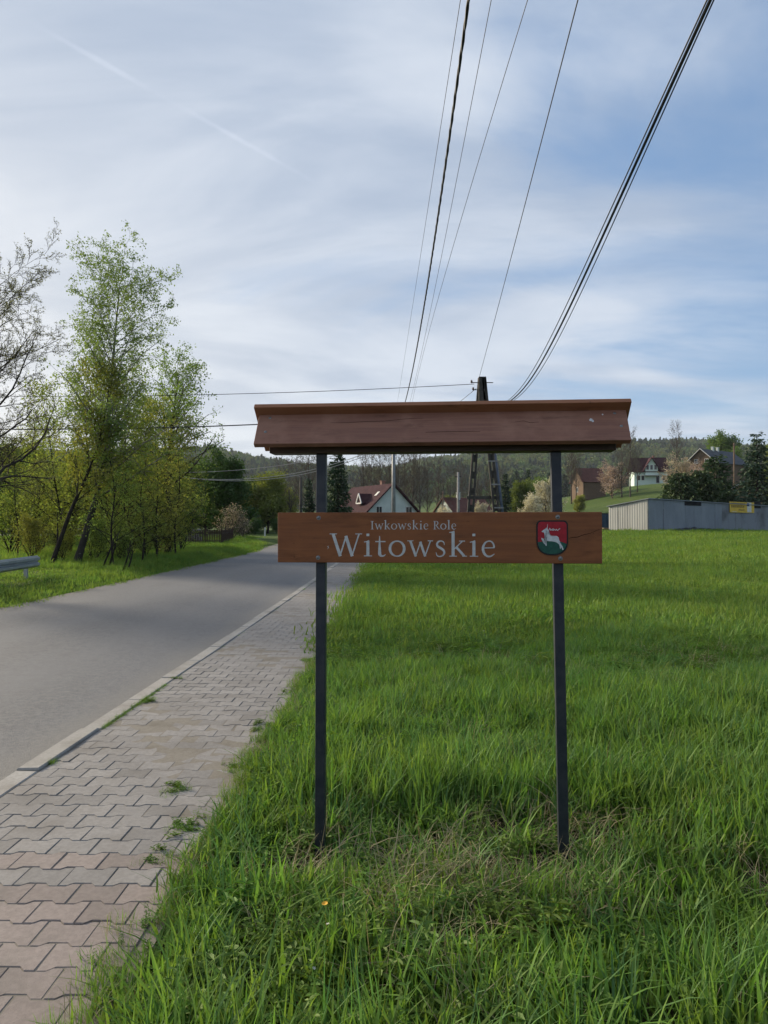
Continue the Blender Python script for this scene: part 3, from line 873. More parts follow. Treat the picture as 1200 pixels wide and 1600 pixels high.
# ---- the leaning dark stem beside it and the thicket's saplings
b = gp(78, 25.5)
sl = [dict(n=26, ang=.8, ratio=.26, start=.35, grav=.05, wig=.12, seg=5, rr=.4),
      dict(n=8, ang=.8, ratio=.45, start=.15, grav=.0, wig=.16, seg=3, rr=.45),
      dict(n=4, ang=.8, ratio=.5, start=.1, grav=-.05, wig=.15, seg=3, rr=.5, rmin=.003)]
w, l = make_tree(12, trunk_px([(92, 850, 0), (112, 795, 0), (135, 745, 0), (152, 700, .2), (166, 640, .3), (172, 590, .4)], 25.5, b), .095, sl, M['bark_dark'], LM['spring'], 6, .085, .09)
tree_obj('leaning_tree', 'slanting dark stem left of the birch with small yellow-green leaves', b, w, M['bark_dark'], l)
sap = [dict(n=(30, 36), ang=.9, ratio=.27, start=.12, grav=.03, wig=.12, seg=4, rr=.45, env=lambda t: 1.15 - .7 * t),
       dict(n=6, ang=.8, ratio=.5, start=.1, grav=.0, wig=.18, seg=3, rr=.5),
       dict(n=3, ang=.8, ratio=.5, start=.1, grav=-.04, wig=.15, seg=3, rr=.5, rmin=.003)]
SAP = []
for k in range(4):
    rg = random.Random(60 + k)
    H = 6.0; lean = rg.uniform(-.9, .9)
    tr = [(0, 0, -.15), (lean * .1, .1, H * .25), (lean * .35, -.1, H * .5), (lean * .7, .1, H * .78), (lean, 0, H)]
    SAP.append(make_tree(61 + k, tr, .05, sap, M['bark_dark'], LM['spring'], 6, .085, .12))
sap_spots = [(28, 30, 0.75, 'thin sapling above the guardrail end with loose yellow-green leaves'),
             (58, 33, 0.9, 'sapling behind the guardrail in front of the dark distant wood'),
             (98, 29, 1.05, 'straight thin sapling between the slanting stem and the birch foot'),
             (140, 30, 1.2, 'tall straight sapling right behind the birch trunk'),
             (178, 26, 0.85, 'slender sapling just right of the birch foot'),
             (195, 30, 1.15, 'dark-stemmed sapling right of the birch with dense yellow-green leaves'),
             (222, 28, .8, 'low bushy sapling halfway between birch and picket fence'),
             (246, 31, 1.0, 'broad yellow-green sapling hanging towards the picket fence'),
             (275, 34, .95, 'rightmost yellow-green sapling in front of the picket fence'),
             (262, 40, 1.35, 'tall sapling with airy top behind the fence end of the thicket'),
             (130, 38, 1.3, 'sapling in the second row of the thicket behind the birch'),
             (70, 40, 1.1, 'sapling in the second row of the thicket near the slanting stem'),
             (210, 40, 1.25, 'sapling in the second row of the thicket right of the birch')]
for i, (px_, Y, s, lab) in enumerate(sap_spots):
    w, l = SAP[i % 4]
    tree_obj('sapling', lab, gp(px_, Y), w, None, l, None, i * 1.9, s, 'saplings of the roadside thicket')
for i, (x0, y0, x1, y1, Y) in enumerate([(158, 890, 180, 838, 25), (168, 890, 186, 830, 25.2), (192, 890, 204, 852, 25), (198, 890, 208, 860, 24.8), (88, 886, 90, 800, 26)]):
    a = gp(x0, Y); e = P(x1, y1, Y) - a
    mb = MB(); mb.tube([Vector((0, 0, -.1)), e * .5 + Vector((.03, 0, 0)), e], [.035, .028, .012], 5)
    tw = MB(); rg = random.Random(i)
    for k in range(5):
        q = e * rg.uniform(.4, 1); tw.tube([q, q + Vector((rg.uniform(-.3, .3), rg.uniform(-.2, .2), rg.uniform(.2, .45)))], [.010, .003], 4)
    r = thing('bare_shoot', ['bare shoot leaning right, nearest the birch foot', 'bare shoot leaning right, second from the birch foot', 'short bare shoot leaning right by the verge', 'rightmost short bare shoot in the thicket by the verge', 'upright bare shoot left of the birch foot'][i], 'shoot', a, 0, 'bare shoots in the thicket')
    mb.build('stem', M['bark_dark'], r); tw.build('twigs', M['bark_dark'], r)

# ---- leafy bushes filling the thicket from the ground up
tb = [dict(n=22, ang=.55, ratio=.95, start=.02, grav=.03, wig=.12, seg=5, rr=.6), dict(n=9, ang=.7, ratio=.42, start=.15, grav=.0, wig=.16, seg=3, rr=.5, rmin=.006), dict(n=5, ang=.7, ratio=.5, start=.1, grav=-.04, wig=.16, seg=3, rr=.5, rmin=.004)]
TB = [make_tree(65 + k, [(0, 0, -.1), (.1, 0, .8), (0, .1, 2.1)], .05, tb, M['bark_dark'], LM['spring'], 5, .085, .10, sides=(5, 4, 3, 3)) for k in range(2)]
for i, (px_, Y, s_, lab) in enumerate([(15, 33, 1.0, 'leafy bush behind the guardrail at the left picture edge'), (62, 36, 1.15, 'leafy bush behind the guardrail end'), (112, 34, 1.2, 'leafy bush behind the slanting stem'),
                                       (160, 33, 1.1, 'leafy bush directly behind the birch foot'), (205, 35, 1.25, 'leafy bush between birch and picket fence'), (248, 37, 1.3, 'leafy bush left of the picket fence'),
                                       (282, 40, 1.1, 'rightmost leafy bush hanging over the picket fence'), (90, 45, 1.5, 'tall leafy bush in the depth of the thicket left of the birch'), (185, 46, 1.6, 'tall leafy bush in the depth of the thicket right of the birch'),
                                       (48, 28, .5, 'low undergrowth bush just behind the guardrail end'), (100, 27.5, .45, 'low undergrowth bush between the slanting stem and the birch'), (150, 28, .5, 'low undergrowth bush right at the birch foot'),
                                       (188, 29, .48, 'low undergrowth bush among the bare shoots'), (228, 31, .55, 'low undergrowth bush before the left end of the picket fence'), (262, 35, .6, 'low undergrowth bush before the middle of the picket fence')]):
    tree_obj('thicket_bush', lab, gp(px_, Y), TB[i % 2][0], None, TB[i % 2][1], rz=i * 2.3, scale=(s_, s_, s_ * 1.15), cat='bush', group='leafy bushes of the thicket', stem='stems')

# ---- big bare tree reaching in from the left
b = Vector((-10.3, 18, gzf(-10.3, 18)))
bare = [dict(n=36, ang=1.0, ratio=.50, start=.22, grav=.03, wig=.13, seg=8, rr=.34, env=lambda t: 1.15 - .55 * t),
        dict(n=10, ang=.6, ratio=.45, start=.2, grav=.02, wig=.16, seg=6, rr=.5),
        dict(n=7, ang=.6, ratio=.45, start=.15, grav=.03, wig=.16, seg=4, rr=.5, rmin=.006),
        dict(n=6, ang=.6, ratio=.55, start=.1, grav=.03, wig=.16, seg=3, rr=.6, rmin=.0035)]
w, l = make_tree(21, [(0, 0, -.2), (.1, 0, 1.5), (-.1, .1, 3.0), (.2, 0, 4.9), (.3, 0, 6.7)], .21, bare, M['bark'], LM['bud'], 2, .035, .02, sides=(8, 6, 4, 3, 3))
tree_obj('bare_tree', 'large bare budding tree reaching into the picture from the left edge', b, w, None, l, crown='buds')

# ---- second airy tree right of the birch
b = gp(262, 36)
w, l = make_tree(31, trunk_px([(264, 800, 0), (262, 740, 0), (266, 690, 0), (272, 640, 0), (280, 585, 0)], 36, b), .16,
                 [dict(n=40, ang=.75, ratio=.36, start=.3, grav=.05, wig=.12, seg=5, rr=.45, env=lambda t: 1.1 - .55 * t),
                  dict(n=9, ang=.8, ratio=.42, start=.15, grav=-.03, wig=.16, seg=4, rr=.5), dict(n=4, ang=.7, ratio=.5, start=.1, grav=-.12, wig=.15, seg=3, rr=.5, rmin=.004)],
                 M['bark'], LM['birch'], 6, .10, .09)
tree_obj('airy_tree', 'airy half-leaved tree between the tall birch and the round willow', b, w, None, l)

# ---- broad round trees (several kinds share their shapes)
rnd_l = [dict(n=30, ang=.85, ratio=.55, start=.22, grav=.04, wig=.12, seg=5, rr=.5, env=lambda t: 1.15 - .55 * t),
         dict(n=11, ang=.8, ratio=.42, start=.15, grav=.0, wig=.16, seg=4, rr=.5), dict(n=6, ang=.8, ratio=.45, start=.1, grav=-.05, wig=.16, seg=3, rr=.5, rmin=.006)]
def round_tree(seed, H, m, size=.22, n=6, jit=.22, bark='bark_dark', lev=rnd_l, droop=.0):
    tr = [(0, 0, -.3), (.1, .05, H * .2), (-.1, .1, H * .42), (.1, 0, H * .7)]
    return make_tree(seed, tr, H * .022, lev, M[bark], LM[m], n, size, jit, droop=droop)
WIL = round_tree(41, 6.6, 'dark', .17, 8, .16, droop=.6)
YEL = round_tree(42, 8.0, 'yellow', .24, 6, .25)
MID = round_tree(43, 8.0, 'mid', .22, 7, .25)
tree_obj('willow_tree', 'round dark green willow on the inside of the road bend', gp(352, 60), *WIL[:1], None, WIL[1], scale=1.12)
tree_obj('willow_tree', 'smaller dark tree left of the round willow behind the cross', gp(322, 66), WIL[0], None, WIL[1], rz=2, scale=.95)
far_round = [(418, 95, 'yellow', 1.05, 'pale yellow-green tree right of the round willow by the bend'),
             (400, 110, 'mid', 1.1, 'fresh green tree half hidden behind the round willow'),
             (447, 120, 'yellow', .95, 'yellow-green tree left of the street lamp'),
             (-10, 52, 'mid', 1.0, 'green tree at the left picture edge behind the guardrail'),
             (32, 58, 'mid', 1.05, 'green tree behind the guardrail, second from the left edge'),
             (75, 62, 'mid', .9, 'green tree behind the slanting stem'),
             (150, 66, 'yellow', .85, 'yellow-green tree far behind the birch trunk'),
             (205, 70, 'mid', .9, 'green tree far behind the saplings right of the birch'),
             (255, 76, 'mid', 1.0, 'green tree behind the left end of the picket fence'),
             (812, 125, 'yellow', 1.0, 'yellow-green tree between the small spruce and the white blossom tree'),
             (838, 150, 'mid', 1.2, 'green tree behind the white blossom tree'),
             (1238, 84, 'yellow', 1.25, 'light green tree at the right picture edge above the blue spruce'),
             (1132, 230, 'mid', 2.3, 'green tree on the skyline above the grey-roofed barn'),
             (705, 170, 'yellow', 1.0, 'yellow-green tree behind the thin pale pole'),
             (905, 150, 'yellow', .55, 'low yellow-green tree at the foot of the grassy slope')]
for i, (px_, Y, kind, s, lab) in enumerate(far_round):
    w, l = YEL if kind == 'yellow' else MID
    tree_obj('leafy_tree', lab, gp(px_, Y), w, None, l, rz=i * 1.3, scale=s, group='leafy trees in the middle distance')

# ---- bare trees far behind the houses
bare_far = [dict(n=30, ang=.55, ratio=.30, start=.25, grav=.06, wig=.08, seg=4, rr=.45, env=lambda t: 1.1 - .6 * t),
            dict(n=9, ang=.6, ratio=.45, start=.2, grav=.05, wig=.12, seg=3, rr=.5, rmin=.018), dict(n=4, ang=.6, ratio=.5, start=.15, grav=.03, wig=.14, seg=2, rr=.6, rmin=.014)]
BF = [make_tree(51 + k, [(0, 0, -.3), (.1, 0, 4), (-.1 * k, .1, 8), (.15, 0, 12.5)], .17, bare_far, M['bark_grey'], LM['bare'], 2, .10, .1, sides=(6, 4, 3, 3)) for k in range(3)]
spots = [(436, 115, .8), (452, 108, .72), (462, 125, .9), (482, 82, .85), (497, 120, .95), (566, 135, 1.2), (580, 150, 1.3), (594, 140, 1.25), (607, 150, 1.3), (622, 138, 1.15), (632, 152, 1.35), (645, 140, 1.2),
         (655, 146, 1.3), (668, 150, 1.0), (684, 160, 1.1), (704, 150, .9), (722, 165, 1.0), (745, 160, .9), (765, 175, 1.0), (782, 170, .9), (893, 190, 1.25), (900, 185, 1.0), (972, 175, 1.05), (985, 172, 1.1), (996, 180, .8), (1058, 190, 1.1)]
blab = ['leftmost bare tree beyond the road bend', 'bare tree just left of the street lamp', 'bare tree just right of the street lamp', 'dark bare tree beside the left sign post', 'bare tree behind the left sign post',
        'leftmost tall bare tree behind the gabled house', 'tall bare tree above the triangular dormer', 'tall bare tree above the roof skylight', 'tall bare tree left of the steel line pole', 'tall bare tree right behind the steel line pole',
        'tall bare tree above the right gable slope', 'bare tree right of the gabled house', 'bare tree between the two red-roofed houses', 'bare tree above the low red-roofed house', 'bare tree right of the low red-roofed house chimney',
        'bare tree left of the thin pale pole', 'bare tree right of the thin pale pole', 'bare tree seen between the legs of the concrete pole', 'bare tree right of the concrete pole', 'bare tree left of the small spruce',
        'tall brown bare tree left of the balcony house', 'brown bare tree directly behind the right sign post', 'bare tree right of the balcony house', 'bare tree left of the mint white house', 'small bare tree below the mint white house', 'bare tree right of the mint white house']
for i, (px_, Y, s) in enumerate(spots):
    w, l = BF[i % 3]
    tree_obj('bare_tree', blab[i], gp(px_, Y), w, None, l, rz=i * 2.1, scale=s, group='bare trees in the distance', crown='twigs')

# ---- conifers
def conifer(seed, H, R, m, layers=26, per=9, size=.3, low=.04, droop=.35, dens=9, power=1.0):
    rng = rs(seed); br = [(np.array([(0, 0, -.2), (0, 0, H * .5), (0, 0, H)]), np.array([H * .018, H * .011, .01]))]; lv = [0]; C = []
    for i in range(layers):
        t = low + (1 - low) * (i + rng.uniform(0, .8)) / layers
        rad = R * (1 - t) ** power * rng.uniform(.8, 1.12) + .12
        for k in range(per):
            a = rng.uniform(0, 2 * PI); rr = rad * rng.uniform(.72, 1.1)
            d = np.array((math.cos(a), math.sin(a), 0))
            p = [np.array((0, 0, t * H)) + d * rr * f + np.array((0, 0, -droop * rr * f + .30 * rr * f * f)) for f in (0, .5, 1)]
            br.append((np.array(p), np.array([.03, .02, .008]) * H / 8)); lv.append(1)
            n = max(3, int(dens * rr / R * 2.2))
            f = rng.uniform(.12, 1.05, n) ** .75
            q = np.array([0, 0, t * H])[None] + d[None] * (rr * f)[:, None]; q[:, 2] += -droop * rr * f + .30 * rr * f * f
            q += rng.normal(0, .07 * R, (n, 3)) * np.array((1, 1, .5)); C.append(q)
    C.append(np.stack([np.zeros(14), np.zeros(14), np.linspace(.9, 1.0, 14) * H], 1) + rng.normal(0, .05, (14, 3)))
    C = np.concatenate(C)
    V, F = tubes_np(br, [6 if x == 0 else 3 for x in lv])
    wood = np_mesh('trunk', V, F, [M['bark_dark']], True)
    # needle sprays point outwards and down
    n = len(C); u = C * np.array((1, 1, 0)); u /= np.linalg.norm(u, axis=1)[:, None] + 1e-6
    u = u + rng.normal(0, .55, (n, 3)) + np.array((0, 0, -.35)); u /= np.linalg.norm(u, axis=1)[:, None]
    w_ = np.cross(u, rng.normal(size=(n, 3))); w_ /= np.linalg.norm(w_, axis=1)[:, None]
    s = (size * rng.uniform(.6, 1.3, n))[:, None]
    V = np.stack([C, C + u * s * .45 + w_ * s * .2, C + u * s, C + u * s * .45 - w_ * s * .2], 1).reshape(-1, 3)
    return wood, np_mesh('crown', V, np.arange(4 * n).reshape(n, 4), [LM[m]], False, attrs={'tint': np.repeat(rng.uniform(0, 1, n), 4)})
SP = conifer(71, 11, 2.3, 'conifer', 34, 12, .42, dens=12)
SPB = conifer(72, 9.5, 3.0, 'bluespruce', 30, 13, .42, dens=13, power=.85)
YEW = conifer(73, 5.6, 2.7, 'thuja', 24, 15, .40, droop=-.35, dens=13, power=.55)
PIN = conifer(74, 7.6, 2.6, 'thuja', 24, 10, .42, low=.2, droop=-.1, dens=12, power=.7)
tree_obj('spruce_tree', 'dark spruce just right of the left sign post', gp(528, 66), SP[0], None, SP[1], scale=(.72, .72, .82))
tree_obj('spruce_tree', 'low dark spruce left of the left sign post', gp(483, 70), SP[0], None, SP[1], rz=1, scale=(.42, .42, .50))
tree_obj('spruce_tree', 'small dark spruce right of the concrete pole', gp(790, 105), SP[0], None, SP[1], rz=2, scale=(.55, .55, .68))
tree_obj('spruce_tree', 'distant thin spruce behind the white blossom tree', gp(826, 160), SP[0], None, SP[1], rz=3, scale=(.6, .6, .98))
tree_obj('blue_spruce', 'large blue spruce by the shed at the right edge', gp(1184, 71), SPB[0], None, SPB[1], scale=(.92, .92, .93))
tree_obj('yew_shrub', 'leftmost dark yew behind the steel shed', gp(1064, 74), YEW[0], None, YEW[1], scale=(.78, .78, .92))
tree_obj('yew_shrub', 'middle dark yew behind the steel shed', gp(1094, 76), YEW[0], None, YEW[1], rz=1, scale=(.8, .8, 1.0))
tree_obj('pine_tree', 'dark pine between the yews and the blue spruce', gp(1120, 78), PIN[0], None, PIN[1], scale=(1.0, 1.0, .98))
tree_obj('yew_shrub', 'low dark yew under the pine behind the shed', gp(1138, 73), YEW[0], None, YEW[1], rz=2, scale=(.6, .6, .62))
tree_obj('spruce_tree', 'dark evergreen at the far end of the road bend', gp(388, 92), YEW[0], None, YEW[1], rz=2.5, scale=(.62, .62, .5))

# ---- blossom
blo = [dict(n=30, ang=.85, ratio=.62, start=.08, grav=.07, wig=.10, seg=4, rr=.5), dict(n=9, ang=.7, ratio=.45, start=.15, grav=.04, wig=.14, seg=3, rr=.5, rmin=.012), dict(n=5, ang=.7, ratio=.5, start=.1, grav=.02, wig=.14, seg=3, rr=.5, rmin=.01)]
WB = make_tree(81, [(0, 0, -.2), (.1, 0, 1.2), (0, .1, 2.6), (.1, 0, 4.2)], .12, blo, M['bark_grey'], LM['blossom'], 5, .17, .12, sides=(6, 4, 3, 3))
PB = make_tree(82, [(0, 0, -.2), (-.1, 0, 1.4), (.1, .1, 3.0), (0, 0, 5.0)], .13, blo, M['bark_grey'], LM['pink'], 4, .17, .16, sides=(6, 4, 3, 3))
tree_obj('blossom_tree', 'white blossoming tree left of the right sign post', gp(852, 112), WB[0], None, WB[1], scale=1.22)
tree_obj('blossom_tree', 'smaller white blossoming tree leaning out beside it towards the small spruce', gp(832, 108), WB[0], None, WB[1], rz=2, scale=.8)
tree_obj('blossom_tree', 'white blossoming bush at the foot of the concrete pole', gp(752, 92), WB[0], None, WB[1], rz=3.3, scale=.62)
tree_obj('blossom_tree', 'white blossoming bush below the low red-roofed house', gp(692, 98), WB[0], None, WB[1], rz=4.3, scale=.6)
tree_obj('blossom_tree', 'pinkish blossoming tree beside the balcony house', gp(957, 178), PB[0], None, PB[1], scale=(1.6, 1.6, 1.25))
tree_obj('blossom_tree', 'broad pinkish blossoming tree right of the mint white house', gp(1066, 150), PB[0], None, PB[1], rz=1, scale=(1.7, 1.7, 1.3))
tree_obj('blossom_tree', 'pale blossoming tree in front of the grey-roofed barn', gp(1092, 140), PB[0], None, PB[1], rz=2, scale=1.1)
# ---- bare pinkish shrub and hedge on the bend
sh = [dict(n=26, ang=.5, ratio=.8, start=.02, grav=.06, wig=.12, seg=4, rr=.6), dict(n=7, ang=.6, ratio=.5, start=.15, grav=.04, wig=.14, seg=3, rr=.5, rmin=.008), dict(n=4, ang=.6, ratio=.5, start=.1, grav=.02, wig=.14, seg=2, rr=.5, rmin=.006)]
SB = make_tree(91, [(0, 0, -.1), (.05, 0, .6), (0, .05, 1.6)], .04, sh, M['bark_grey'], LM['pink'], 2, .07, .06, sides=(5, 4, 3, 3))
tree_obj('bare_shrub', 'pinkish bare shrub at the right end of the picket fence', gp(362, 54), SB[0], None, SB[1], scale=(1.3, 1.2, 1.15), cat='shrub', stem='stems', crown='twigs')
tree_obj('bare_shrub', 'smaller bare shrub beside the pinkish one towards the bend', gp(380, 58), SB[0], None, SB[1], rz=2, scale=(.9, .9, .8), cat='shrub', stem='stems', crown='twigs')
tree_obj('bare_shrub', 'bare shrub behind the picket fence under the saplings', gp(252, 54), SB[0], None, SB[1], rz=4, scale=(1.4, 1.3, 1.1), cat='shrub', stem='stems', crown='twigs')
HG = round_tree(95, 3.2, 'dark', .16, 7, .18)
for i, (px_, Y, s, lab) in enumerate([(398, 84, .62, 'dark green bush at the far end of the road bend'), (375, 86, .7, 'dark green bush left of the far white post'), (432, 92, .6, 'green bush right of the far white post'),
                                   (985, 120, .8, 'low bush on the grassy slope below the mint white house'), (1030, 110, .75, 'low bush on the grassy slope behind the shed corner'),
                                   (870, 115, .8, 'green bush under the white blossom tree'), (800, 100, .7, 'green bush at the foot of the small spruce')]):
    tree_obj('bush', lab, gp(px_, Y), HG[0], None, HG[1], rz=i * 1.7, scale=s, cat='bush', group='bushes in the middle distance', stem='stems')

# ================================================================ SCATTERED STUFF (grass, far wood)
def gn_scatter(name, pts, rot, scl, idx, sources, label, cat):
    col = bpy.data.collections.new(name + '_kinds')
    for k, me in enumerate(sources):
        o = bpy.data.objects.new('%s_kind_%02d' % (name, k), me); col.objects.link(o)
    n = len(pts); me = bpy.data.meshes.new(name)
    me.vertices.add(n); me.vertices.foreach_set('co', np.asarray(pts, np.float32).ravel())
    a = me.attributes.new('rot', 'FLOAT_VECTOR', 'POINT'); a.data.foreach_set('vector', np.asarray(rot, np.float32).ravel())
    a = me.attributes.new('scl', 'FLOAT_VECTOR', 'POINT'); a.data.foreach_set('vector', np.asarray(scl, np.float32).ravel())
    a = me.attributes.new('idx', 'INT', 'POINT'); a.data.foreach_set('value', np.asarray(idx, np.int32))
    o = link(name, me); tag(o, label, cat, kind='stuff')
    t = bpy.data.node_groups.new(name + '_scatter', 'GeometryNodeTree')
    t.interface.new_socket('Geometry', in_out='INPUT', socket_type='NodeSocketGeometry')
    t.interface.new_socket('Geometry', in_out='OUTPUT', socket_type='NodeSocketGeometry')
    gi = t.nodes.new('NodeGroupInput'); go = t.nodes.new('NodeGroupOutput')
    ip = t.nodes.new('GeometryNodeInstanceOnPoints'); ci = t.nodes.new('GeometryNodeCollectionInfo')
    ci.inputs['Collection'].default_value = col; ci.inputs['Separate Children'].default_value = True; ci.inputs['Reset Children'].default_value = True
    t.links.new(gi.outputs[0], ip.inputs['Points']); t.links.new(ci.outputs[0], ip.inputs['Instance']); ip.inputs['Pick Instance'].default_value = True
    for nm, ty, sock in (('idx', 'INT', 'Instance Index'), ('rot', 'FLOAT_VECTOR', 'Rotation'), ('scl', 'FLOAT_VECTOR', 'Scale')):
        na = t.nodes.new('GeometryNodeInputNamedAttribute'); na.data_type = ty; na.inputs[0].default_value = nm
        if nm == 'rot':
            er = t.nodes.new('FunctionNodeEulerToRotation'); t.links.new(na.outputs[0], er.inputs[0]); t.links.new(er.outputs[0], ip.inputs[sock])
        else: t.links.new(na.outputs[0], ip.inputs[sock])
    t.links.new(ip.outputs[0], go.inputs[0])
    md = o.modifiers.new('scatter', 'NODES'); md.node_group = t
    return o

def tuft(seed, n, rad, h0, h1, bend, w, m, seg=4, flop=0.0, gauss=False):
    """a clump of curved, tapering blades"""
    r = rs(seed)
    a0 = r.uniform(0, 2 * PI, n); q = rad * np.sqrt(r.uniform(0, 1, n)); bx, by = q * np.cos(a0), q * np.sin(a0)
    h = r.uniform(h0, h1, n); az = r.uniform(0, 2 * PI, n); be = np.abs(r.normal(0, bend, n)) + .05; wd = w * r.uniform(.6, 1.3, n)
    be = np.where(r.uniform(0, 1, n) < flop, r.uniform(.9, 1.4, n), be)
    tw = r.normal(0, .5, n); tint = r.uniform(0, 1, n)
    lean = r.normal(0, .12, n)
    V = np.zeros((n, 2 * seg + 1, 3)); T = np.zeros((n, 2 * seg + 1))
    for s in range(seg + 1):
        t = s / seg
        th = be * t * 1.15 + lean                       # angle from upright along the blade
        hor = h * (np.sin(be * 1.15 * t) * t * .75 + lean * t); ver = h * t * np.cos(np.minimum(be * t * 1.15 * .8, 1.55))
        cx, cy = bx + np.cos(az) * hor, by + np.sin(az) * hor
        ww = wd * (1 - t ** 1.6) * (.75 + .5 * min(t * 3, 1)) * .5
        sx, sy = -np.sin(az + tw * t), np.cos(az + tw * t)
        if s < seg:
            V[:, 2 * s] = np.stack([cx - sx * ww, cy - sy * ww, ver], 1); V[:, 2 * s + 1] = np.stack([cx + sx * ww, cy + sy * ww, ver], 1)
        else: V[:, 2 * s] = np.stack([cx, cy, ver], 1)
    T[:] = tint[:, None]
    k = 2 * seg + 1; b_ = (np.arange(n) * k)[:, None]
    Q = np.concatenate([b_ + np.array([[2 * s, 2 * s + 1, 2 * s + 3, 2 * s + 2]]) for s in range(seg - 1)])
    Tt = b_ + np.array([[2 * seg - 2, 2 * seg - 1, 2 * seg]])
    return np_mesh('tuft', V.reshape(-1, 3), [Q, Tt], [m], True, attrs={'tint': T.ravel()})
def weed(seed, n, h, ls, m, spread=.5, oval=.55):
    """leafy herb: stems with pairs of oval leaves"""
    r = random.Random(seed); mb = MB(); tint = []
    for s in range(n):
        a = r.uniform(0, 6.28); hh = h * r.uniform(.5, 1.1); dx = Vector((math.cos(a), math.sin(a), 0)) * spread * hh * r.uniform(.2, 1)
        o = Vector((r.uniform(-.08, .08), r.uniform(-.08, .08), 0))
        for k in range(r.randint(3, 5)):
            t = .35 + .65 * k / 4; p = o + dx * t + Vector((0, 0, hh * t))
            b0 = r.uniform(0, 6.28)
            for q in range(3):
                c = b0 + q * 2.1 + r.uniform(-.3, .3); L = ls * r.uniform(.6, 1.2) * (1.1 - .4 * t)
                d = Vector((math.cos(c), math.sin(c), r.uniform(-.2, .5))).normalized(); x = d.cross(Vector((0, 0, 1))).normalized(); up = x.cross(d)
                V = [p, p + d * L * .35 + x * L * oval * .5 + up * L * .06, p + d * L * .75 + x * L * oval * .36, p + d * L - up * L * .12, p + d * L * .75 - x * L * oval * .36, p + d * L * .35 - x * L * oval * .5 + up * L * .06]
                mb.poly(V, [(0, 1, 2, 3), (0, 3, 4, 5)], False); v = r.random(); tint += [v] * 6
        p = o + dx + Vector((0, 0, hh)); x = Vector((.0012, 0, 0))
        mb.poly([o - x, o + x, p], [(0, 1, 2)]); tint += [.4] * 3
    me = mb.mesh('herb', m); at = me.attributes.new('tint', 'FLOAT', 'POINT'); at.data.foreach_set('value', tint)
    return me
GM = {}
GM['grass'] = leaf_mat('grass_blade', (.074, .158, .028), (.158, .258, .052), .46, .55, .035, .018, .22)
GM['grass_b'] = leaf_mat('grass_blade_bluish', (.060, .145, .040), (.120, .220, .068), .4, .7, .045, .015, .2)
GM['grass_far'] = leaf_mat('far_grass', (.090, .170, .032), (.172, .250, .056), .43, .16, .03, .02, .2)
GM['straw'] = leaf_mat('straw', (.21, .175, .105), (.33, .285, .18), .2, 2.0, .05, .01, .25)
GM['herb'] = leaf_mat('herb_leaf', (.056, .120, .017), (.120, .200, .028), .42, 1.5, .05, .02, .25)
GM['petal_w'] = simple('white_petal', (.6, .6, .55), None, 20, .7)
GM['petal_y'] = simple('yellow_petal', (.65, .36, .03), None, 20, .7)

KIND = [tuft(101, 36, .15, .16, .34, .42, .0118, GM['grass']), tuft(102, 36, .15, .18, .38, .38, .0104, GM['grass']), tuft(103, 32, .14, .12, .30, .5, .0135, GM['grass']),   # 0-2 lush
        tuft(104, 30, .13, .20, .42, .35, .0092, GM['grass_b'], flop=.15), tuft(105, 26, .12, .22, .44, .55, .0084, GM['grass_b'], flop=.25),                                   # 3-4 long, bluish
        tuft(106, 44, .16, .06, .15, .5, .0055, GM['grass']), tuft(107, 44, .16, .07, .18, .45, .0050, GM['grass']),                                                           # 5-6 short
        tuft(108, 36, .22, .18, .42, .9, .0042, GM['straw'], flop=.75), tuft(109, 30, .18, .16, .36, 1.0, .0046, GM['straw'], flop=.9),                                         # 7-8 dry
        weed(110, 7, .22, .036, GM['herb']), weed(111, 9, .16, .026, GM['herb'], .7, .7), weed(112, 6, .12, .075, GM['herb'], .9, .34),                                          # 9-11 herbs
        tuft(113, 70, .55, .09, .22, .45, .016, GM['grass_far'], 3), tuft(114, 70, .55, .08, .26, .45, .014, GM['grass_far'], 3), tuft(115, 60, .5, .12, .30, .4, .018, GM['grass_far'], 3)]  # 12-14 distant patches
def flower(seed, m, petals, r, h, up=.3):
    mb = MB(); tint = []
    c = Vector((0, 0, h))
    for k in range(petals):
        a = 2 * PI * k / petals; d = Vector((math.cos(a), math.sin(a), up)).normalized(); x = Vector((-math.sin(a), math.cos(a), 0))
        mb.poly([c, c + d * r * .6 + x * r * .3, c + d * r, c + d * r * .6 - x * r * .3], [(0, 1, 2, 3)])
    mb.poly([(-.0015, 0, 0), (.0015, 0, 0), (.0, 0, h)], [(0, 1, 2)])
    return mb.mesh('flower', m)
KIND += [flower(1, GM['petal_w'], 6, .008, .2), flower(2, GM['petal_y'], 9, .013, .24)]                                                                                      # 15-16

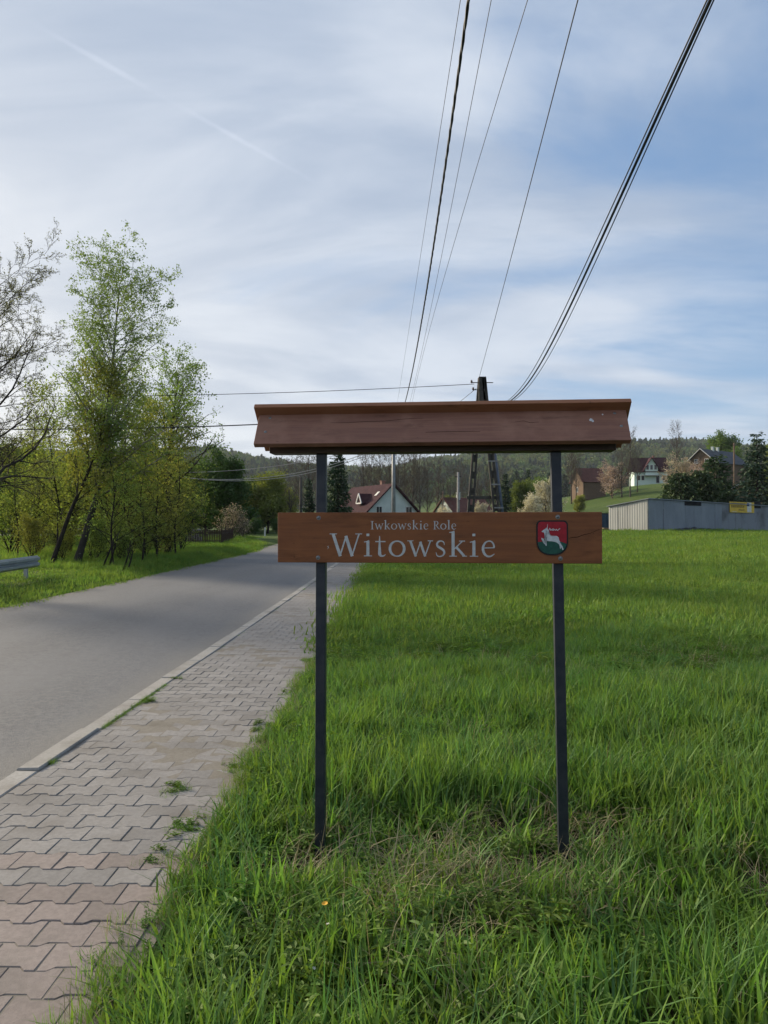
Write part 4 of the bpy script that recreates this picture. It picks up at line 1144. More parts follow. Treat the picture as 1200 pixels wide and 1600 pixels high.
def scatter_grass():
    R = rs(77); pts = []; rot = []; scl = []; idx = []
    def add(x, y, k, s, sz=None, tilt=.12):
        n = len(x); z = gz(x, y)
        pts.append(np.stack([x, y, z - .01], 1)); idx.append(k)
        rot.append(np.stack([R.normal(0, tilt, n), R.normal(0, tilt, n), R.uniform(0, 2 * PI, n)], 1))
        scl.append(np.stack([s, s, s if sz is None else sz], 1))
    def region(n, x0, x1, y0, y1, keep=None):
        y = np.sqrt(R.uniform(y0 * y0, y1 * y1, n)) if y0 >= 0 else R.uniform(y0, y1, n)
        x = R.uniform(0, 1, n) * (x1(y) - x0(y)) + x0(y)
        return x, y
    nz = lambda x, y, f, s: np.array([mnoise.noise(Vector((a * f + s, b * f, s))) for a, b in zip(x, y)])
    E = lambda y: edge_x(y)
    # --- near meadow
    n = 7600
    x, y = region(n, lambda y: E(y) + .02, lambda y: y * .60 + .8, 1.3, 10.5)
    big = nz(x, y, .55, 3.1); sm = nz(x, y, 1.7, 8.2)
    # the trodden, matted ground round the feet of the sign
    foot = np.exp(-((x - .25) / .95) ** 4 - ((y - 3.72) / .42) ** 4)
    de = x - E(y)
    hgt = .74 + .45 * big + .22 * sm
    hgt *= .55 + .45 * sstep(0.0, .5, de)
    hgt *= (1 - .52 * foot) * (1 + .25 * sstep(3.1, 2.4, y))
    hgt *= np.where(y > 5, .95 - .35 * sstep(5, 10, y), 1)
    u = R.uniform(0, 1, n)
    k = np.where(u < .30, 0, np.where(u < .55, 1, np.where(u < .74, 2, np.where(u < .86, 3, np.where(u < .92, 4, np.where(u < .96, 5, 6))))))
    k = np.where((big < -.12) & (u > .3) & (u < .8), 6, k)
    keep = (R.uniform(0, 1, n) > .5 * foot)
    add(x[keep], y[keep], k[keep], (R.uniform(.85, 1.2, n))[keep], (np.clip(hgt, .28, 1.35) * R.uniform(.8, 1.2, n))[keep])
    # --- dry matted grass
    n = 60
    x = R.normal(.6, .5, n); y = R.normal(3.48, .34, n); ok = (x > E(y) + .1)
    add(x[ok], y[ok], R.choice([7, 8], n)[ok], R.uniform(.6, 1.05, n)[ok], R.uniform(.28, .75, n)[ok], .2)
    n = 260
    x, y = region(n, lambda y: E(y) + .1, lambda y: y * .6 + .6, 1.6, 9)
    add(x, y, R.choice([7, 8], n), R.uniform(.5, .9, n), R.uniform(.4, .9, n), .15)
    # --- herbs in the foreground
    n = 105
    x = R.normal(-.1, .45, n); y = R.uniform(1.9, 3.15, n); ok = (x > E(y) + .12)
    add(x[ok], y[ok], R.choice([9, 10, 11], n)[ok], R.uniform(.7, 1.25, n)[ok], R.uniform(.7, 1.2, n)[ok])
    n = 260
    x, y = region(n, lambda y: E(y) + .03, lambda y: y * .6 + .6, 1.6, 10)
    add(x, y, R.choice([9, 10, 11], n), R.uniform(.6, 1.1, n), R.uniform(.5, 1.0, n))
    add(np.array([-.19, -.17, -.25]), np.array([2.72, 2.69, 2.55]), np.array([16, 15, 15]), np.array([1., 1, 1]), np.array([1.15, .95, .75]))
    # --- meadow, middle and far
    n = 9000
    x, y = region(n, lambda y: E(y) + .05, lambda y: y * .56 + 1.0, 9.5, 27)
    big = nz(x, y, .25, 5.5); sm = nz(x, y, .9, 1.2)
    add(x, y, R.choice([12, 13, 14, 5, 6, 0, 3], n, p=[.26, .24, .18, .12, .1, .06, .04]), R.uniform(.8, 1.3, n), np.clip(.72 + .5 * big + .3 * sm, .3, 1.4) * R.uniform(.8, 1.2, n))
    n = 8000
    x, y = region(n, lambda y: E(y) + .1, lambda y: y * .56 + 1.5, 26, 62)
    big = nz(x, y, .13, 2.5)
    add(x, y, R.choice([12, 13, 14], n), R.uniform(1.0, 1.7, n), np.clip(.75 + .6 * big, .3, 1.5) * R.uniform(.8, 1.3, n))
    # --- low broad-leaved plants and short patches through the meadow
    n = 3600
    x, y = region(n, lambda y: E(y) + .1, lambda y: y * .56 + 1.0, 4.2, 24)
    on = nz(x, y, .5, 9.1) + .5 * nz(x, y, 1.6, 2.9) > .02; x, y = x[on], y[on]; n = len(x)
    add(x, y, R.choice([9, 10, 11], n), R.uniform(.9, 1.7, n), R.uniform(.7, 1.35, n))
    n = 46
    x, y = region(n, lambda y: E(y) + .8, lambda y: y * .5 + 1.0, 9, 45)
    add(x, y, R.choice([15, 16], n, p=[.8, .2]), R.uniform(1.6, 2.6, n), R.uniform(.7, 1.1, n))
    # --- left verge
    left = lambda y: kerb_x(y) - ROAD_W
    n = 5200
    y = R.uniform(9, 62, n)
    bend = np.interp(y, [9, 41, 50, 58, 62], [0, 0, -.9, -3.1, -4.8])
    x = left(y) + bend - .05 - R.uniform(0, 1, n) ** 1.3 * 7
    add(x, y, R.choice([12, 13, 14, 0, 1, 5], n, p=[.25, .22, .18, .15, .12, .08]), R.uniform(.7, 1.2, n), R.uniform(.5, 1.1, n) * (.6 + .4 * sstep(.1, .9, left(y) + bend - x)))
    # grass kept short along the guardrail
    cut = np.where((x < -8.3) & (y < 24), .45, 1.0); scl[-1][:, 2] *= cut
    n = 2600
    y = R.uniform(20, 75, n); x = left(y) - 5 - R.uniform(0, 1, n) * (y * .35)
    add(x, y, R.choice([12, 13, 14], n), R.uniform(1, 1.7, n), R.uniform(.6, 1.4, n))
    # --- weeds in the joints: along the kerb, along the edging, and single plants on the path
    def onpath(s, t, k, sc, sz):
        q = [pp(a, b) for a, b in zip(s, t)]; n = len(s)
        pts.append(np.array([(v.x, v.y, v.z + .022) for v in q])); idx.append(k)
        rot.append(np.stack([R.normal(0, .1, n), R.normal(0, .1, n), R.uniform(0, 6.28, n)], 1)); scl.append(np.stack([sc, sc, sz], 1))
    n = 420
    s = R.uniform(4.3, 7.6, n); on = nz(s, s * 0, 1.3, .7) > -.15; s = s[on]; n = len(s)
    onpath(s, .15 + R.normal(0, .008, n), R.choice([5, 6, 10], n), R.uniform(.10, .24, n), R.uniform(.12, .35, n))
    n = 60
    s = R.uniform(8, 24, n); on = nz(s, s * 0, 1.1, 4.7) > .1; s = s[on]; n = len(s)
    onpath(s, .15 + R.normal(0, .008, n), R.choice([5, 6], n), R.uniform(.15, .3, n), R.uniform(.15, .4, n))
    n = 1500
    s = R.uniform(1.6, 30, n) ** 1.0; t = .15 + PATH_W + .07 - np.abs(R.normal(0, .05, n)) + .02
    t = t - np.where(nz(s, s * 0, 1.2, 2.2) > .12, R.uniform(0, .12, n), 0)
    onpath(s, t, R.choice([5, 6, 10, 8], n, p=[.4, .35, .15, .1]), R.uniform(.2, .55, n), R.uniform(.25, .75, n))
    for s0, t0, m_, w_ in ((4.55, 1.12, 16, .05), (5.0, 1.36, 8, .06), (6.0, 1.40, 16, .07), (4.0, 1.30, 10, .07), (3.65, 1.32, 10, .08), (6.9, .20, 10, .035), (7.9, .14, 8, .04), (7.2, 1.42, 10, .06), (9, 1.38, 14, .07)):
        onpath(s0 + R.normal(0, w_, m_), t0 + R.normal(0, w_ * .8, m_), R.choice([10, 11, 5], m_), R.uniform(.2, .42, m_), R.uniform(.2, .4, m_))
    gn_scatter('meadow_grass', np.concatenate(pts), np.concatenate(rot), np.concatenate(scl), np.concatenate(idx), KIND,
               'lush green meadow and verge grass with dry straw, herbs and small weeds', 'grass')
scatter_grass()

def far_wood():
    R = rs(5)
    def crown(seed, kind):
        r = rs(seed); n = 620
        if kind == 'leaf':
            d = r.normal(size=(n, 3)); d /= np.linalg.norm(d, axis=1)[:, None]
            rad = 1 + .25 * np.sin(d[:, 0] * 4 + seed) * np.sin(d[:, 1] * 5) + .18 * np.sin(d[:, 2] * 7 + seed)
            C = d * (rad * r.uniform(.75, 1.0, n))[:, None] * np.array((4.0, 4.0, 5.2)) + np.array((0, 0, 8.5)); size = 1.25
        else:
            t = r.uniform(0, 1, n) ** .7; a = r.uniform(0, 2 * PI, n); rr = (1 - t) * 3.0 * r.uniform(.6, 1.1, n) + .15
            C = np.stack([rr * np.cos(a), rr * np.sin(a), 2 + t * 14], 1); size = 1.15
        V, F, t = leaves_np(C, size, r, .2, .8, .2)
        q = MB(); q.tube([(0, 0, -2), (0, 0, 9)], [.3, .15], 4)
        tv = np.array(q.v); V2 = np.concatenate([V, tv]); F2 = np.concatenate([F, np.array([f for f in q.f if len(f) == 4]) + len(V)])
        return np_mesh('far_tree', V2, F2, [LM['wood_a' if kind == 'leaf' else 'wood_b']], False, attrs={'tint': np.concatenate([t, np.zeros(len(tv))])})
    src = [crown(1, 'leaf'), crown(2, 'leaf'), crown(3, 'leaf'), crown(4, 'fir'), crown(5, 'fir')]
    n = 30000
    y = np.sqrt(R.uniform(480 ** 2, 1790 ** 2, n)); x = R.uniform(-1, 1, n) * (y * .56 + 30)
    # clearings low on the slopes
    f = np.array([mnoise.noise(Vector((a / 190, b / 160, .3))) for a, b in zip(x, y)])
    keep = (y > 760) | (f > .12)
    x, y, f = x[keep], y[keep], f[keep]; n = len(x)
    s = R.uniform(.75, 1.3, n)
    k = np.where(R.uniform(0, 1, n) < np.clip(.35 + f * 1.2, .06, .85), R.choice([3, 4], n), R.choice([0, 1, 2], n))
    gn_scatter('hill_forest', np.stack([x, y, gz(x, y)], 1), np.stack([x * 0, x * 0, R.uniform(0, 6.28, n)], 1), np.stack([s, s, s * R.uniform(.85, 1.2, n)], 1), k, src,
               'mixed spring forest covering the distant hills', 'forest')
    # darker wood closing the view to the left
    n = 340
    y = R.uniform(95, 190, n); x = -y * R.uniform(.16, .62, n)
    n = len(x); s = R.uniform(.8, 1.25, n)
    gn_scatter('left_wood', np.stack([x, y, gz(x, y)], 1), np.stack([x * 0, x * 0, R.uniform(0, 6.28, n)], 1), np.stack([s, s, s * R.uniform(.8, 1.15, n)], 1), R.choice([0, 1, 2], n, p=[.45, .15, .4]), [MID[1], YEL[1], WIL[1]],
               'dark wood behind the roadside thicket on the left', 'forest')
far_wood()

# the evening air: one even, pale body of haze round the whole place
def haze():
    m = bpy.data.materials.new('evening_haze'); m.use_nodes = True; m.node_tree.nodes.clear()
    v = m.node_tree.nodes.new('ShaderNodeVolumePrincipled'); v.inputs['Color'].default_value = (.80, .88, 1.0, 1); v.inputs['Density'].default_value = .00008; v.inputs['Anisotropy'].default_value = .1
    o = m.node_tree.nodes.new('ShaderNodeOutputMaterial'); m.node_tree.links.new(v.outputs[0], o.inputs['Volume'])
    b = MB().box((0, 3000, 115), (8600, 6300, 240)).build('haze', m)
    tag(b, 'thin bluish evening haze over the valley', 'haze', kind='stuff')
haze()

# ================================================================ BUILT THINGS
M['plaster'] = simple('pale_plaster', (.50, .55, .52), (.43, .48, .46), .8, .9, .1)
M['plaster_mint'] = simple('mint_plaster', (.55, .66, .60), (.50, .60, .55), .8, .9, .1)
M['tile_red'] = simple('red_roof_sheet', (.052, .024, .028), (.040, .019, .023), 1.5, .9, .08, bmp=.3, bscale=8)
M['tile_brown'] = simple('brown_red_roof', (.11, .045, .036), (.08, .034, .027), 1.5, .8, .2)
M['tile_grey'] = simple('grey_roof', (.055, .060, .068), (.040, .043, .050), 1.5, .7, .3)
M['planks'] = simple('old_planks', (.165, .115, .080), (.105, .075, .055), 3, .9, .1, stretch=(8, 8, .5))
M['planks_pale'] = simple('pale_planks', (.38, .29, .18), (.29, .215, .13), 3, .9, .1, stretch=(1, 1, 9))
M['glass'] = simple('window_glass', (.020, .024, .030), (.030, .036, .044), 3, .12, .6)
M['frame_w'] = simple('white_frame', (.62, .62, .60), None, 9, .6)
M['brick'] = simple('chimney_brick', (.24, .13, .10), (.18, .10, .08), 9, .9)
M['steel_sheet'] = simple('galvanised_sheet', (.215, .240, .270), (.170, .190, .220), .9, .55, .35, .25, space=True, stretch=(1, 1, .4))
M['steel_sunlit'] = simple('sunlit_sheet', (.37, .37, .35), (.30, .30, .285), .9, .6, .3, .1, space=True, stretch=(1, 1, .3))  # lighter sheet for the end wall, sunlight on it put into the colour
M['steel_rust'] = simple('stained_sheet', (.20, .22, .245), (.085, .085, .09), .45, .7, .25, .1, space=True, lo=.45, hi=.75)
M['void'] = simple('dark_opening', (.010, .010, .012), None, 9, .9)
M['banner'] = simple('yellow_banner', (.60, .40, .045), (.50, .33, .04), 3, .6)
M['print_dark'] = simple('print_dark', (.10, .065, .02), None, 9, .6)
M['print_blue'] = simple('print_blue', (.03, .05, .16), None, 9, .6)
M['print_white'] = simple('print_white', (.6, .6, .55), None, 9, .6)
M['tarp'] = simple('black_tarp', (.014, .015, .018), None, 5, .45, .4)
M['bluebox'] = simple('blue_paint', (.045, .075, .11), (.035, .06, .09), 3, .5)
M['concrete_pole'] = simple('pole_concrete', (.070, .066, .060), (.048, .045, .041), 5, .9, .1, bmp=.3, bscale=40)
M['steel_pole'] = simple('pole_steel', (.22, .225, .23), (.16, .165, .17), 4, .55, .4, .4)
M['duct'] = simple('cable_duct', (.075, .095, .135), None, 5, .5)
M['wire'] = simple('wire', (.020, .020, .023), None, 9, .55, .4)
M['wire_sunlit'] = simple('sunlit_wire', (.34, .33, .31), None, 9, .4, .5, .4)  # pale copy of the wire, its sunlit look painted into the colour
M['ceramic'] = simple('insulator', (.05, .03, .025), None, 9, .3, .5)
M['zinc'] = simple('zinc_rail', (.36, .385, .41), (.28, .30, .32), 2.5, .45, .5, .6, space=True)
M['iron'] = simple('black_iron', (.012, .012, .013), (.02, .02, .02), 9, .5, .4)
M['stone'] = simple('grey_stone', (.30, .29, .27), (.22, .21, .2), 5, .9)

# ---------------------------------------------------------------- houses
def gable_house(name, label, loc, rz, w, l, wall_h, roof_h, wall_m, roof_m, over=.45, group=None):
    """gable end faces -Y; ridge along Y from 0 to l"""
    r = thing(name, label, 'house', loc, rz, group)
    mb = MB(); h = w / 2
    V = [(-h, 0, -1), (h, 0, -1), (h, 0, wall_h), (0, 0, wall_h + roof_h), (-h, 0, wall_h), (-h, l, -1), (h, l, -1), (h, l, wall_h), (0, l, wall_h + roof_h), (-h, l, wall_h)]
    mb.poly(V, [(0, 1, 2, 3, 4), (9, 8, 7, 6, 5), (1, 6, 7, 2), (5, 0, 4, 9), (2, 7, 8, 3), (3, 8, 9, 4)])
    wall = mb.build('wall', wall_m, r)
    rf = MB(); sl = math.hypot(h, roof_h); t = .16
    for s in (-1, 1):
        d = Vector((s * h, 0, -roof_h)).normalized(); n = Vector((s * roof_h, 0, h)).normalized()
        top = Vector((0, 0, wall_h + roof_h)) + n * .02; e = top + d * (sl + over)
        V = [p + Vector((0, y, 0)) + n * k for p in (top, e) for y in (-over, l + over) for k in (0, t)]
        rf.poly(V, [(0, 2, 3, 1), (4, 5, 7, 6), (0, 1, 5, 4), (2, 6, 7, 3), (1, 3, 7, 5), (0, 4, 6, 2)])
    roof = rf.build('roof', roof_m, r)
    return r, wall, roof
def window(parent, x, y, z, w, h, face='front', mull=1):
    """frame standing proud of the wall, pane inside it, at local (x, y, z) centre"""
    fr = MB(); t = .07
    ax = Vector((1, 0, 0)) if face == 'front' else Vector((0, 1, 0)); nn = Vector((0, -1, 0)) if face == 'front' else Vector((-1, 0, 0))
    c = Vector((x, y, z))
    def bx(u, v, a, b): 
        s = (a, .08, b) if face == 'front' else (.08, a, b)
        fr.box(c + ax * u + Vector((0, 0, v)) + nn * .03, s)
    bx(0, h / 2, w + t, t); bx(0, -h / 2, w + t, t); bx(-w / 2, 0, t, h - t); bx(w / 2, 0, t, h - t)
    for k in range(mull): bx((k + 1) * w / (mull + 1) - w / 2, 0, t * .7, h - t)
    o = fr.build('window', M['frame_w'], parent)
    s = (w - t, .03, h - t) if face == 'front' else (.03, w - t, h - t)
    MB().box(c + nn * .01, s).build('pane', M['glass'], o)
    return o
def chimney(roof, x, y, z, s=.5, h=1.2, m='brick'):
    MB().box((x, y, z), (s, s, h)).box((x, y, z + h / 2 + .05), (s + .12, s + .12, .1)).build('chimney', M[m], roof)

# the gabled house behind the sign
loc = P(613, 800, 97); loc.z = gzf(loc.x, loc.y)
zr = P(613, 757, 97).z - loc.z
r, wl_, rf_ = gable_house('gabled_house', 'pale gabled house with dark red roof and triangular dormer behind the name board', loc, math.radians(28), 9.2, 11, zr - 4.4, 4.4, M['plaster'], M['tile_red'], .5)
wh = zr - 4.4
window(r, -1.9, 0, wh + 1.0, .8, 1.2); window(r, 2.4, 0, wh + 1.0, .9, 1.2); window(r, .1, 0, wh + 1.5, .5, 1.3, mull=0)
for x in (-3, 0, 3): window(r, x, 0, wh - 1.7, 1.1, 1.4)
window(r, -4.6, 3, wh - 1.5, 1.1, 1.4, 'side'); window(r, -4.6, 7, wh - 1.5, 1.1, 1.4, 'side')
d = MB()  # triangular dormer on the left slope
n = Vector((-4.4, 0, 4.6)).normalized(); mid = Vector((-2.3, 2.9, wh + 2.2))
V = [mid + Vector((-.95, -.75, -.15)), mid + Vector((-.95, .75, -.15)), mid + Vector((-.95, 0, 1.1)), mid + Vector((.9, 0, 1.1)), mid + Vector((.6, -.75, -.2)), mid + Vector((.6, .75, -.2))]
d.poly(V, [(0, 2, 3, 4), (1, 5, 3, 2), (0, 1, 2)]); dm = d.build('dormer', M['tile_red'], rf_)
f = MB()
for a, b in ((0, 1), (1, 2), (2, 0)): f.bar(V[a] + Vector((-.06, 0, 0)), V[b] + Vector((-.06, 0, 0)), .16, .1, (1, 0, 0))
f.build('dormer_frame', M['frame_w'], rf_)
mb = MB(); q = Vector((-1.35, 1.3, wh + 4.4 - 1.35 * 4.4 / 4.6)) + n * .2
mb.box(q, (.75, .55, .06), Matrix.Rotation(-math.atan2(4.4, 4.6), 3, 'Y')); mb.build('skylight', M['print_white'], rf_)
chimney(rf_, 1.0, 4.5, wh + 4.4, .5, 1.3)

# low red-roofed house to the right of it
loc = P(694, 800, 150); loc.z = gzf(loc.x, loc.y); zr = P(694, 778, 150).z - loc.z
r, wl_, rf_ = gable_house('red_roofed_house', 'low house with brownish red roof and chimney, half hidden behind the name board', loc, math.radians(-62), 8, 9, zr - 3.2, 3.2, M['plaster'], M['tile_brown'], .4)
window(r, -1.8, 0, zr - 4.2, 1.1, 1.2); window(r, 1.8, 0, zr - 4.2, 1.1, 1.2); window(r, 0, 0, zr - 1.9, .8, 1)
chimney(rf_, 0.4, 3, zr + .2, .6, 1.6, 'plaster')
loc = P(748, 800, 185); loc.z = gzf(loc.x, loc.y); zr = P(748, 778, 185).z - loc.z
r, wl_, rf_ = gable_house('small_far_house', 'small far house with reddish roof seen between the concrete pole legs', loc, math.radians(70), 8, 9, max(zr - 3.4, 2), 3.4, M['plaster'], M['tile_brown'], .4)
window(r, 0, 0, 1.6, 1.1, 1.2)

# balcony house on the slope
loc = P(922, 770, 192); loc.z = gzf(loc.x, loc.y); sz = P(922, 732, 192).z - loc.z
r, wl_, rf_ = gable_house('balcony_house', 'old house with brownish roof and pale balcony posts left of the blossom tree', loc, math.radians(-78), 6.5, 6.0, sz * .56, sz * .44, M['planks'], M['tile_brown'], .5)
r.location.x -= 3.2
for q in range(4):
    mb = MB().box((-3.35, .6 + q * 1.55, sz * .28), (.14, .3, sz * .56 + .4)); mb.build('balcony_post', M['frame_w'], r)
mb = MB().box((-3.42, 3, sz * .27), (.1, 5.9, .32)); mb.build('balcony_rail', M['planks_pale'], r)
for q in range(3): window(r, -3.27, 1.4 + q * 1.55, sz * .42, .8, 1.0, 'side')
for q in range(2): window(r, -3.27, 1.4 + q * 2.6, sz * .12, .9, 1.1, 'side')
window(r, 0, 0, sz * .3, 1.0, 1.2)

# mint white house up the slope
loc = P(1017, 757, 213); loc.z = gzf(loc.x, loc.y) ; s = 213 / 1200
base = P(1017, 757, 213).z - loc.z
r = thing('mint_house', 'mint white house with dark red roof and front gable high on the slope', 'house', loc, math.radians(-8))
H1, HR = base + 21 * s, base + 43 * s
mb = MB(); hw = 25 * s; D = 8.0
mb.box((0, D / 2, (H1 - 3) / 2), (2 * hw, D, H1 + 3)); mb.build('wall', M['plaster_mint'], r)
mb = MB(); t = .18
for sgn in (-1, 1):
    y0 = D / 2; ye = D / 2 + sgn * (D / 2 + .6); ze = H1 - .35
    V = [Vector((x, y, z + k)) for x in (-hw - .5, hw + .5) for y, z in ((y0, HR), (ye, ze)) for k in (0, t)]
    mb.poly(V, [(0, 2, 3, 1), (4, 5, 7, 6), (0, 1, 5, 4), (2, 6, 7, 3), (1, 3, 7, 5), (0, 4, 6, 2)])
rf_ = mb.build('roof', M['tile_red'], r)
mb = MB(); g0 = 9.5 * s; gx = .6 * s; hz0, hz1 = H1 + 5 * s, HR - 1.5 * s
V = [(gx - g0, -.5, H1 - 1.5), (gx + g0, -.5, H1 - 1.5), (gx + g0, -.5, hz0), (gx, -.5, hz1), (gx - g0, -.5, hz0)]
V += [(x, D / 2, z) for x, y, z in V]
mb.poly(V, [(0, 1, 2, 3, 4), (1, 6, 7, 2), (5, 0, 4, 9)]); mb.build('front_gable', M['plaster_mint'], r)
mb = MB()
for sgn in (-1, 1):
    a = Vector((gx, 0, hz1)); e = Vector((gx + sgn * (g0 + .7), 0, hz0 - .7 * (hz1 - hz0) / g0))
    V = [p + Vector((0, y, k)) for p in (a, e) for y in (-1.2, D / 2) for k in (.02, .2)]
    mb.poly(V, [(0, 2, 3, 1), (4, 5, 7, 6), (0, 1, 5, 4), (2, 6, 7, 3), (1, 3, 7, 5), (0, 4, 6, 2)])
mb.build('gable_roof', M['tile_red'], r)
mb = MB().box((gx, -.95, H1 - 1.3), (2 * g0 + 2.0, .95, .18)); mb.build('balcony', M['stone'], r)
for x in (-.85, .0, .85): window(r, gx + x * 1.25, -.5, H1 + 1.0, .7, 1.3, mull=0)
for x, w_ in ((-hw + 1.2, .8), (-hw + 2.3, .8), (hw - 1.0, .8)): window(r, x, 0, base + 10.5 * s, w_, 1.35, mull=0)
window(r, hw - 2.6, 0, base + 8.5 * s, .9, 2.2, mull=0)
chimney(rf_, 1.6, D / 2 + .3, HR + .2, .5, .9)

# grey-roofed barn higher up
loc = P(1096, 738, 168); loc.z = gzf(loc.x, loc.y); zr = P(1094, 702, 168).z - loc.z
r, wl_, rf_ = gable_house('grey_roofed_barn', 'old barn with grey roof and boarded gable above the dark yews', loc, math.radians(-52), 7.0, 13, zr - 3.0, 3.0, M['planks'], M['tile_grey'], .5)
for q in range(2): window(r, -1.2 + 2.4 * q, 0, zr - 2.6, .8, .9)
chimney(rf_, .3, 4.2, zr + .2, .5, 1.0, 'plaster'); chimney(rf_, .3, 6.3, zr + .2, .5, 1.0, 'plaster')
bg = MB()
for s in (-1, 1): bg.bar((0, -.53, zr + .12), (s * 3.95, -.53, zr - 3.38 + .12), .1, .24, (0, 1, 0))
bg.build('barge_board', M['frame_w'], rf_)
# timber hut behind the shed
loc = P(1158, 800, 79); loc.z = gzf(loc.x, loc.y); zr = P(1158, 757, 79).z - loc.z
r, wl_, rf_ = gable_house('timber_hut', 'timber hut with pale boarded gable showing above the steel shed', loc, math.radians(-30), 4.6, 5, zr - 1.35, 1.35, M['planks_pale'], M['tile_grey'], .35)
bg = MB()
for s in (-1, 1): bg.bar((0, -.4, zr + .1), (s * 2.45, -.4, zr - 1.35 * 2.45 / 2.1 + .1), .07, .16, (0, 1, 0))
bg.build('barge_board', M['frame_w'], rf_)
for k in range(7): MB().box((0, -.03, zr - 1.5 + k * .2), (max(.2, 4.0 * (1 - max(0, k * .2 - .15) / 1.35)), .05, .18)).build('plank', M['planks_pale'], r)

# ---------------------------------------------------------------- the steel shed
def shed():
    A = P(1013, 833, 56); z0 = gzf(A.x, A.y); A.z = z0
    top = P(1013, 780, 56).z - z0
    dirf = Vector((14.2, 11.0, 0)).normalized(); rz = math.atan2(dirf.y, dirf.x)
    r = thing('steel_shed', 'long grey sheet-steel shed with end wall coloured as sunlit at the far edge of the meadow', 'shed', (A.x, A.y, z0), rz)
    L, D = 20.0, 3.4; bh = top - .5
    rg = random.Random(2)
    def panel(o, d, w, h0, h1, m, name='wall_panel', wave=.022, step=.14):
        """vertically ribbed sheet standing on o, running along d"""
        nrm = Vector((d.y, -d.x, 0)); n = max(2, int(w / (step / 2)))
        V = []; F = []
        for i in range(n + 1):
            t = i / n; off = wave * (1 if i % 2 else 0)
            p = o + d * (w * t) + nrm * off
            V += [p + Vector((0, 0, -.5)), p + Vector((0, 0, h0 + (h1 - h0) * t))]
        for i in range(n): F.append((2 * i, 2 * i + 2, 2 * i + 3, 2 * i + 1))
        mb = MB(); mb.poly(V, F); o_ = mb.build(name, m, r)
        sm = o_.modifiers.new('thickness', 'SOLIDIFY'); sm.thickness = .004
        return o_
    x = 0.0; k = 0
    drop = lambda x: -.25 * x / L
    while x < L - .01:
        w = min(rg.choice([.9, 1.0, 1.05, 1.15]), L - x)
        panel(Vector((x + .006, rg.uniform(-.012, .012), 0)), Vector((1, 0, 0)), w - .012, top + drop(x), top + drop(x + w), M['steel_sheet'] if x < 9.5 else M['steel_rust'])
        x += w; k += 1
    y = D; n = 4
    for k in range(n):
        w = D / n
        o = Vector((0.0 + rg.uniform(-.02, .0), D - k * w, 0))
        panel(o - Vector((0, .008, 0)), Vector((0, -1, 0)), w - .016, bh + (top - bh) * k / n, bh + (top - bh) * (k + 1) / n, M['steel_sunlit'], wave=.015, step=.2)
    mb = MB()
    V = [Vector((-.12, -.15, top + .03)), Vector((L + .1, -.15, top + .03 - .25)), Vector((L + .1, D + .1, bh - .2)), Vector((-.12, D + .1, bh + .03))]
    V += [p + Vector((0, 0, .05)) for p in V]
    mb.poly(V, [(3, 2, 1, 0), (4, 5, 6, 7), (0, 1, 5, 4), (1, 2, 6, 5), (2, 3, 7, 6), (3, 0, 4, 7)]); mb.build('roof', M['steel_sheet'], r)
    mb = MB().box((L / 2, D / 2 + .1, bh / 2 - .3), (L - .3, D - .4, bh)); mb.build('inner_block', M['void'], r)  # solid near-black block filling the space between the walls
    # along-wall position of a picture column: intersect the view ray with the front wall
    def along(px_):
        u = (px_ - 600) / 1200
        return (u * A.y - A.x) / (dirf.x - u * dirf.y)
    def zz(px_, py_):
        t = along(px_); q = A + dirf * t; return P(px_, py_, q.y).z - z0
    for (a, b, c, d_) in ((1070, 1095, 783.5, 789.5), (1178, 1188, 783.5, 794)):
        xa, xb = along(a), along(b); za, zb = zz(a, d_), zz(a, c)
        w = MB().box(((xa + xb) / 2, -.03, (za + zb) / 2), (xb - xa, .05, zb - za)).build('window_opening', M['void'], r)
    xa, xb = along(1139), along(1177); za, zb = zz(1158, 801), zz(1158, 784.5)
    bn = thing('yellow_banner', 'yellow advertising banner with dark print on the shed front', 'banner', A, rz)
    MB().box(((xa + xb) / 2, -.075, (za + zb) / 2), (xb - xa, .02, zb - za)).build('sheet', M['banner'], bn)
    W, Hh = xb - xa, zb - za
    def mark(u0, u1, v0, v1, m, name): MB().box((xa + W * (u0 + u1) / 2, -.089, za + Hh * (v0 + v1) / 2), (W * (u1 - u0), .006, Hh * (v1 - v0))).build(name, M[m], bn)
    mark(.70, .88, .05, .97, 'print_white', 'pale_block')
    MB().box((xa + W * .74, -.095, za + Hh * .76), (W * .10, .006, Hh * .28)).build('blue_block', M['print_blue'], bn)
    u = .06                                                  # unreadable line of dark lettering: word-shaped marks
    for wd in (.035, .02, .035, .03, .035, .02, .03, .035, .025, .03, .035, .02, .03): 
        mark(u, u + wd * .72, .46, .46 + rg.uniform(.16, .26), 'print_dark', 'print_stroke'); u += wd + .012
    u = .36
    for wd in (.03, .025, .03, .02, .03, .025): mark(u, u + wd * .7, .18, .18 + rg.uniform(.1, .16), 'print_dark', 'print_stroke'); u += wd + .014
    mark(.05, .62, .86, .90, 'print_dark', 'print_stroke'); mark(.08, .26, .07, .11, 'print_white', 'print_stroke')
    # crumpled tarp along the foot of the wall
    tp = MB(); V = []; F = []; xa, xb = along(1034), along(1118); n = 40
    for i in range(n + 1):
        x = xa + (xb - xa) * i / n; q = A + dirf * x; gg = gzf(q.x, q.y) - z0
        hh = .10 + .18 * abs(math.sin(i * .55)) * rg.uniform(.5, 1) * math.sin(PI * i / n)
        V += [(x, -.75 - rg.uniform(0, .2), gg - .02), (x, -.42, gg + hh + .12), (x, -.10, gg + hh * .8 + .1), (x, -.08, gg - .05)]
        if i: a = 4 * (i - 1); F += [(a + k, a + 4 + k, a + 5 + k, a + 1 + k) for k in range(3)]
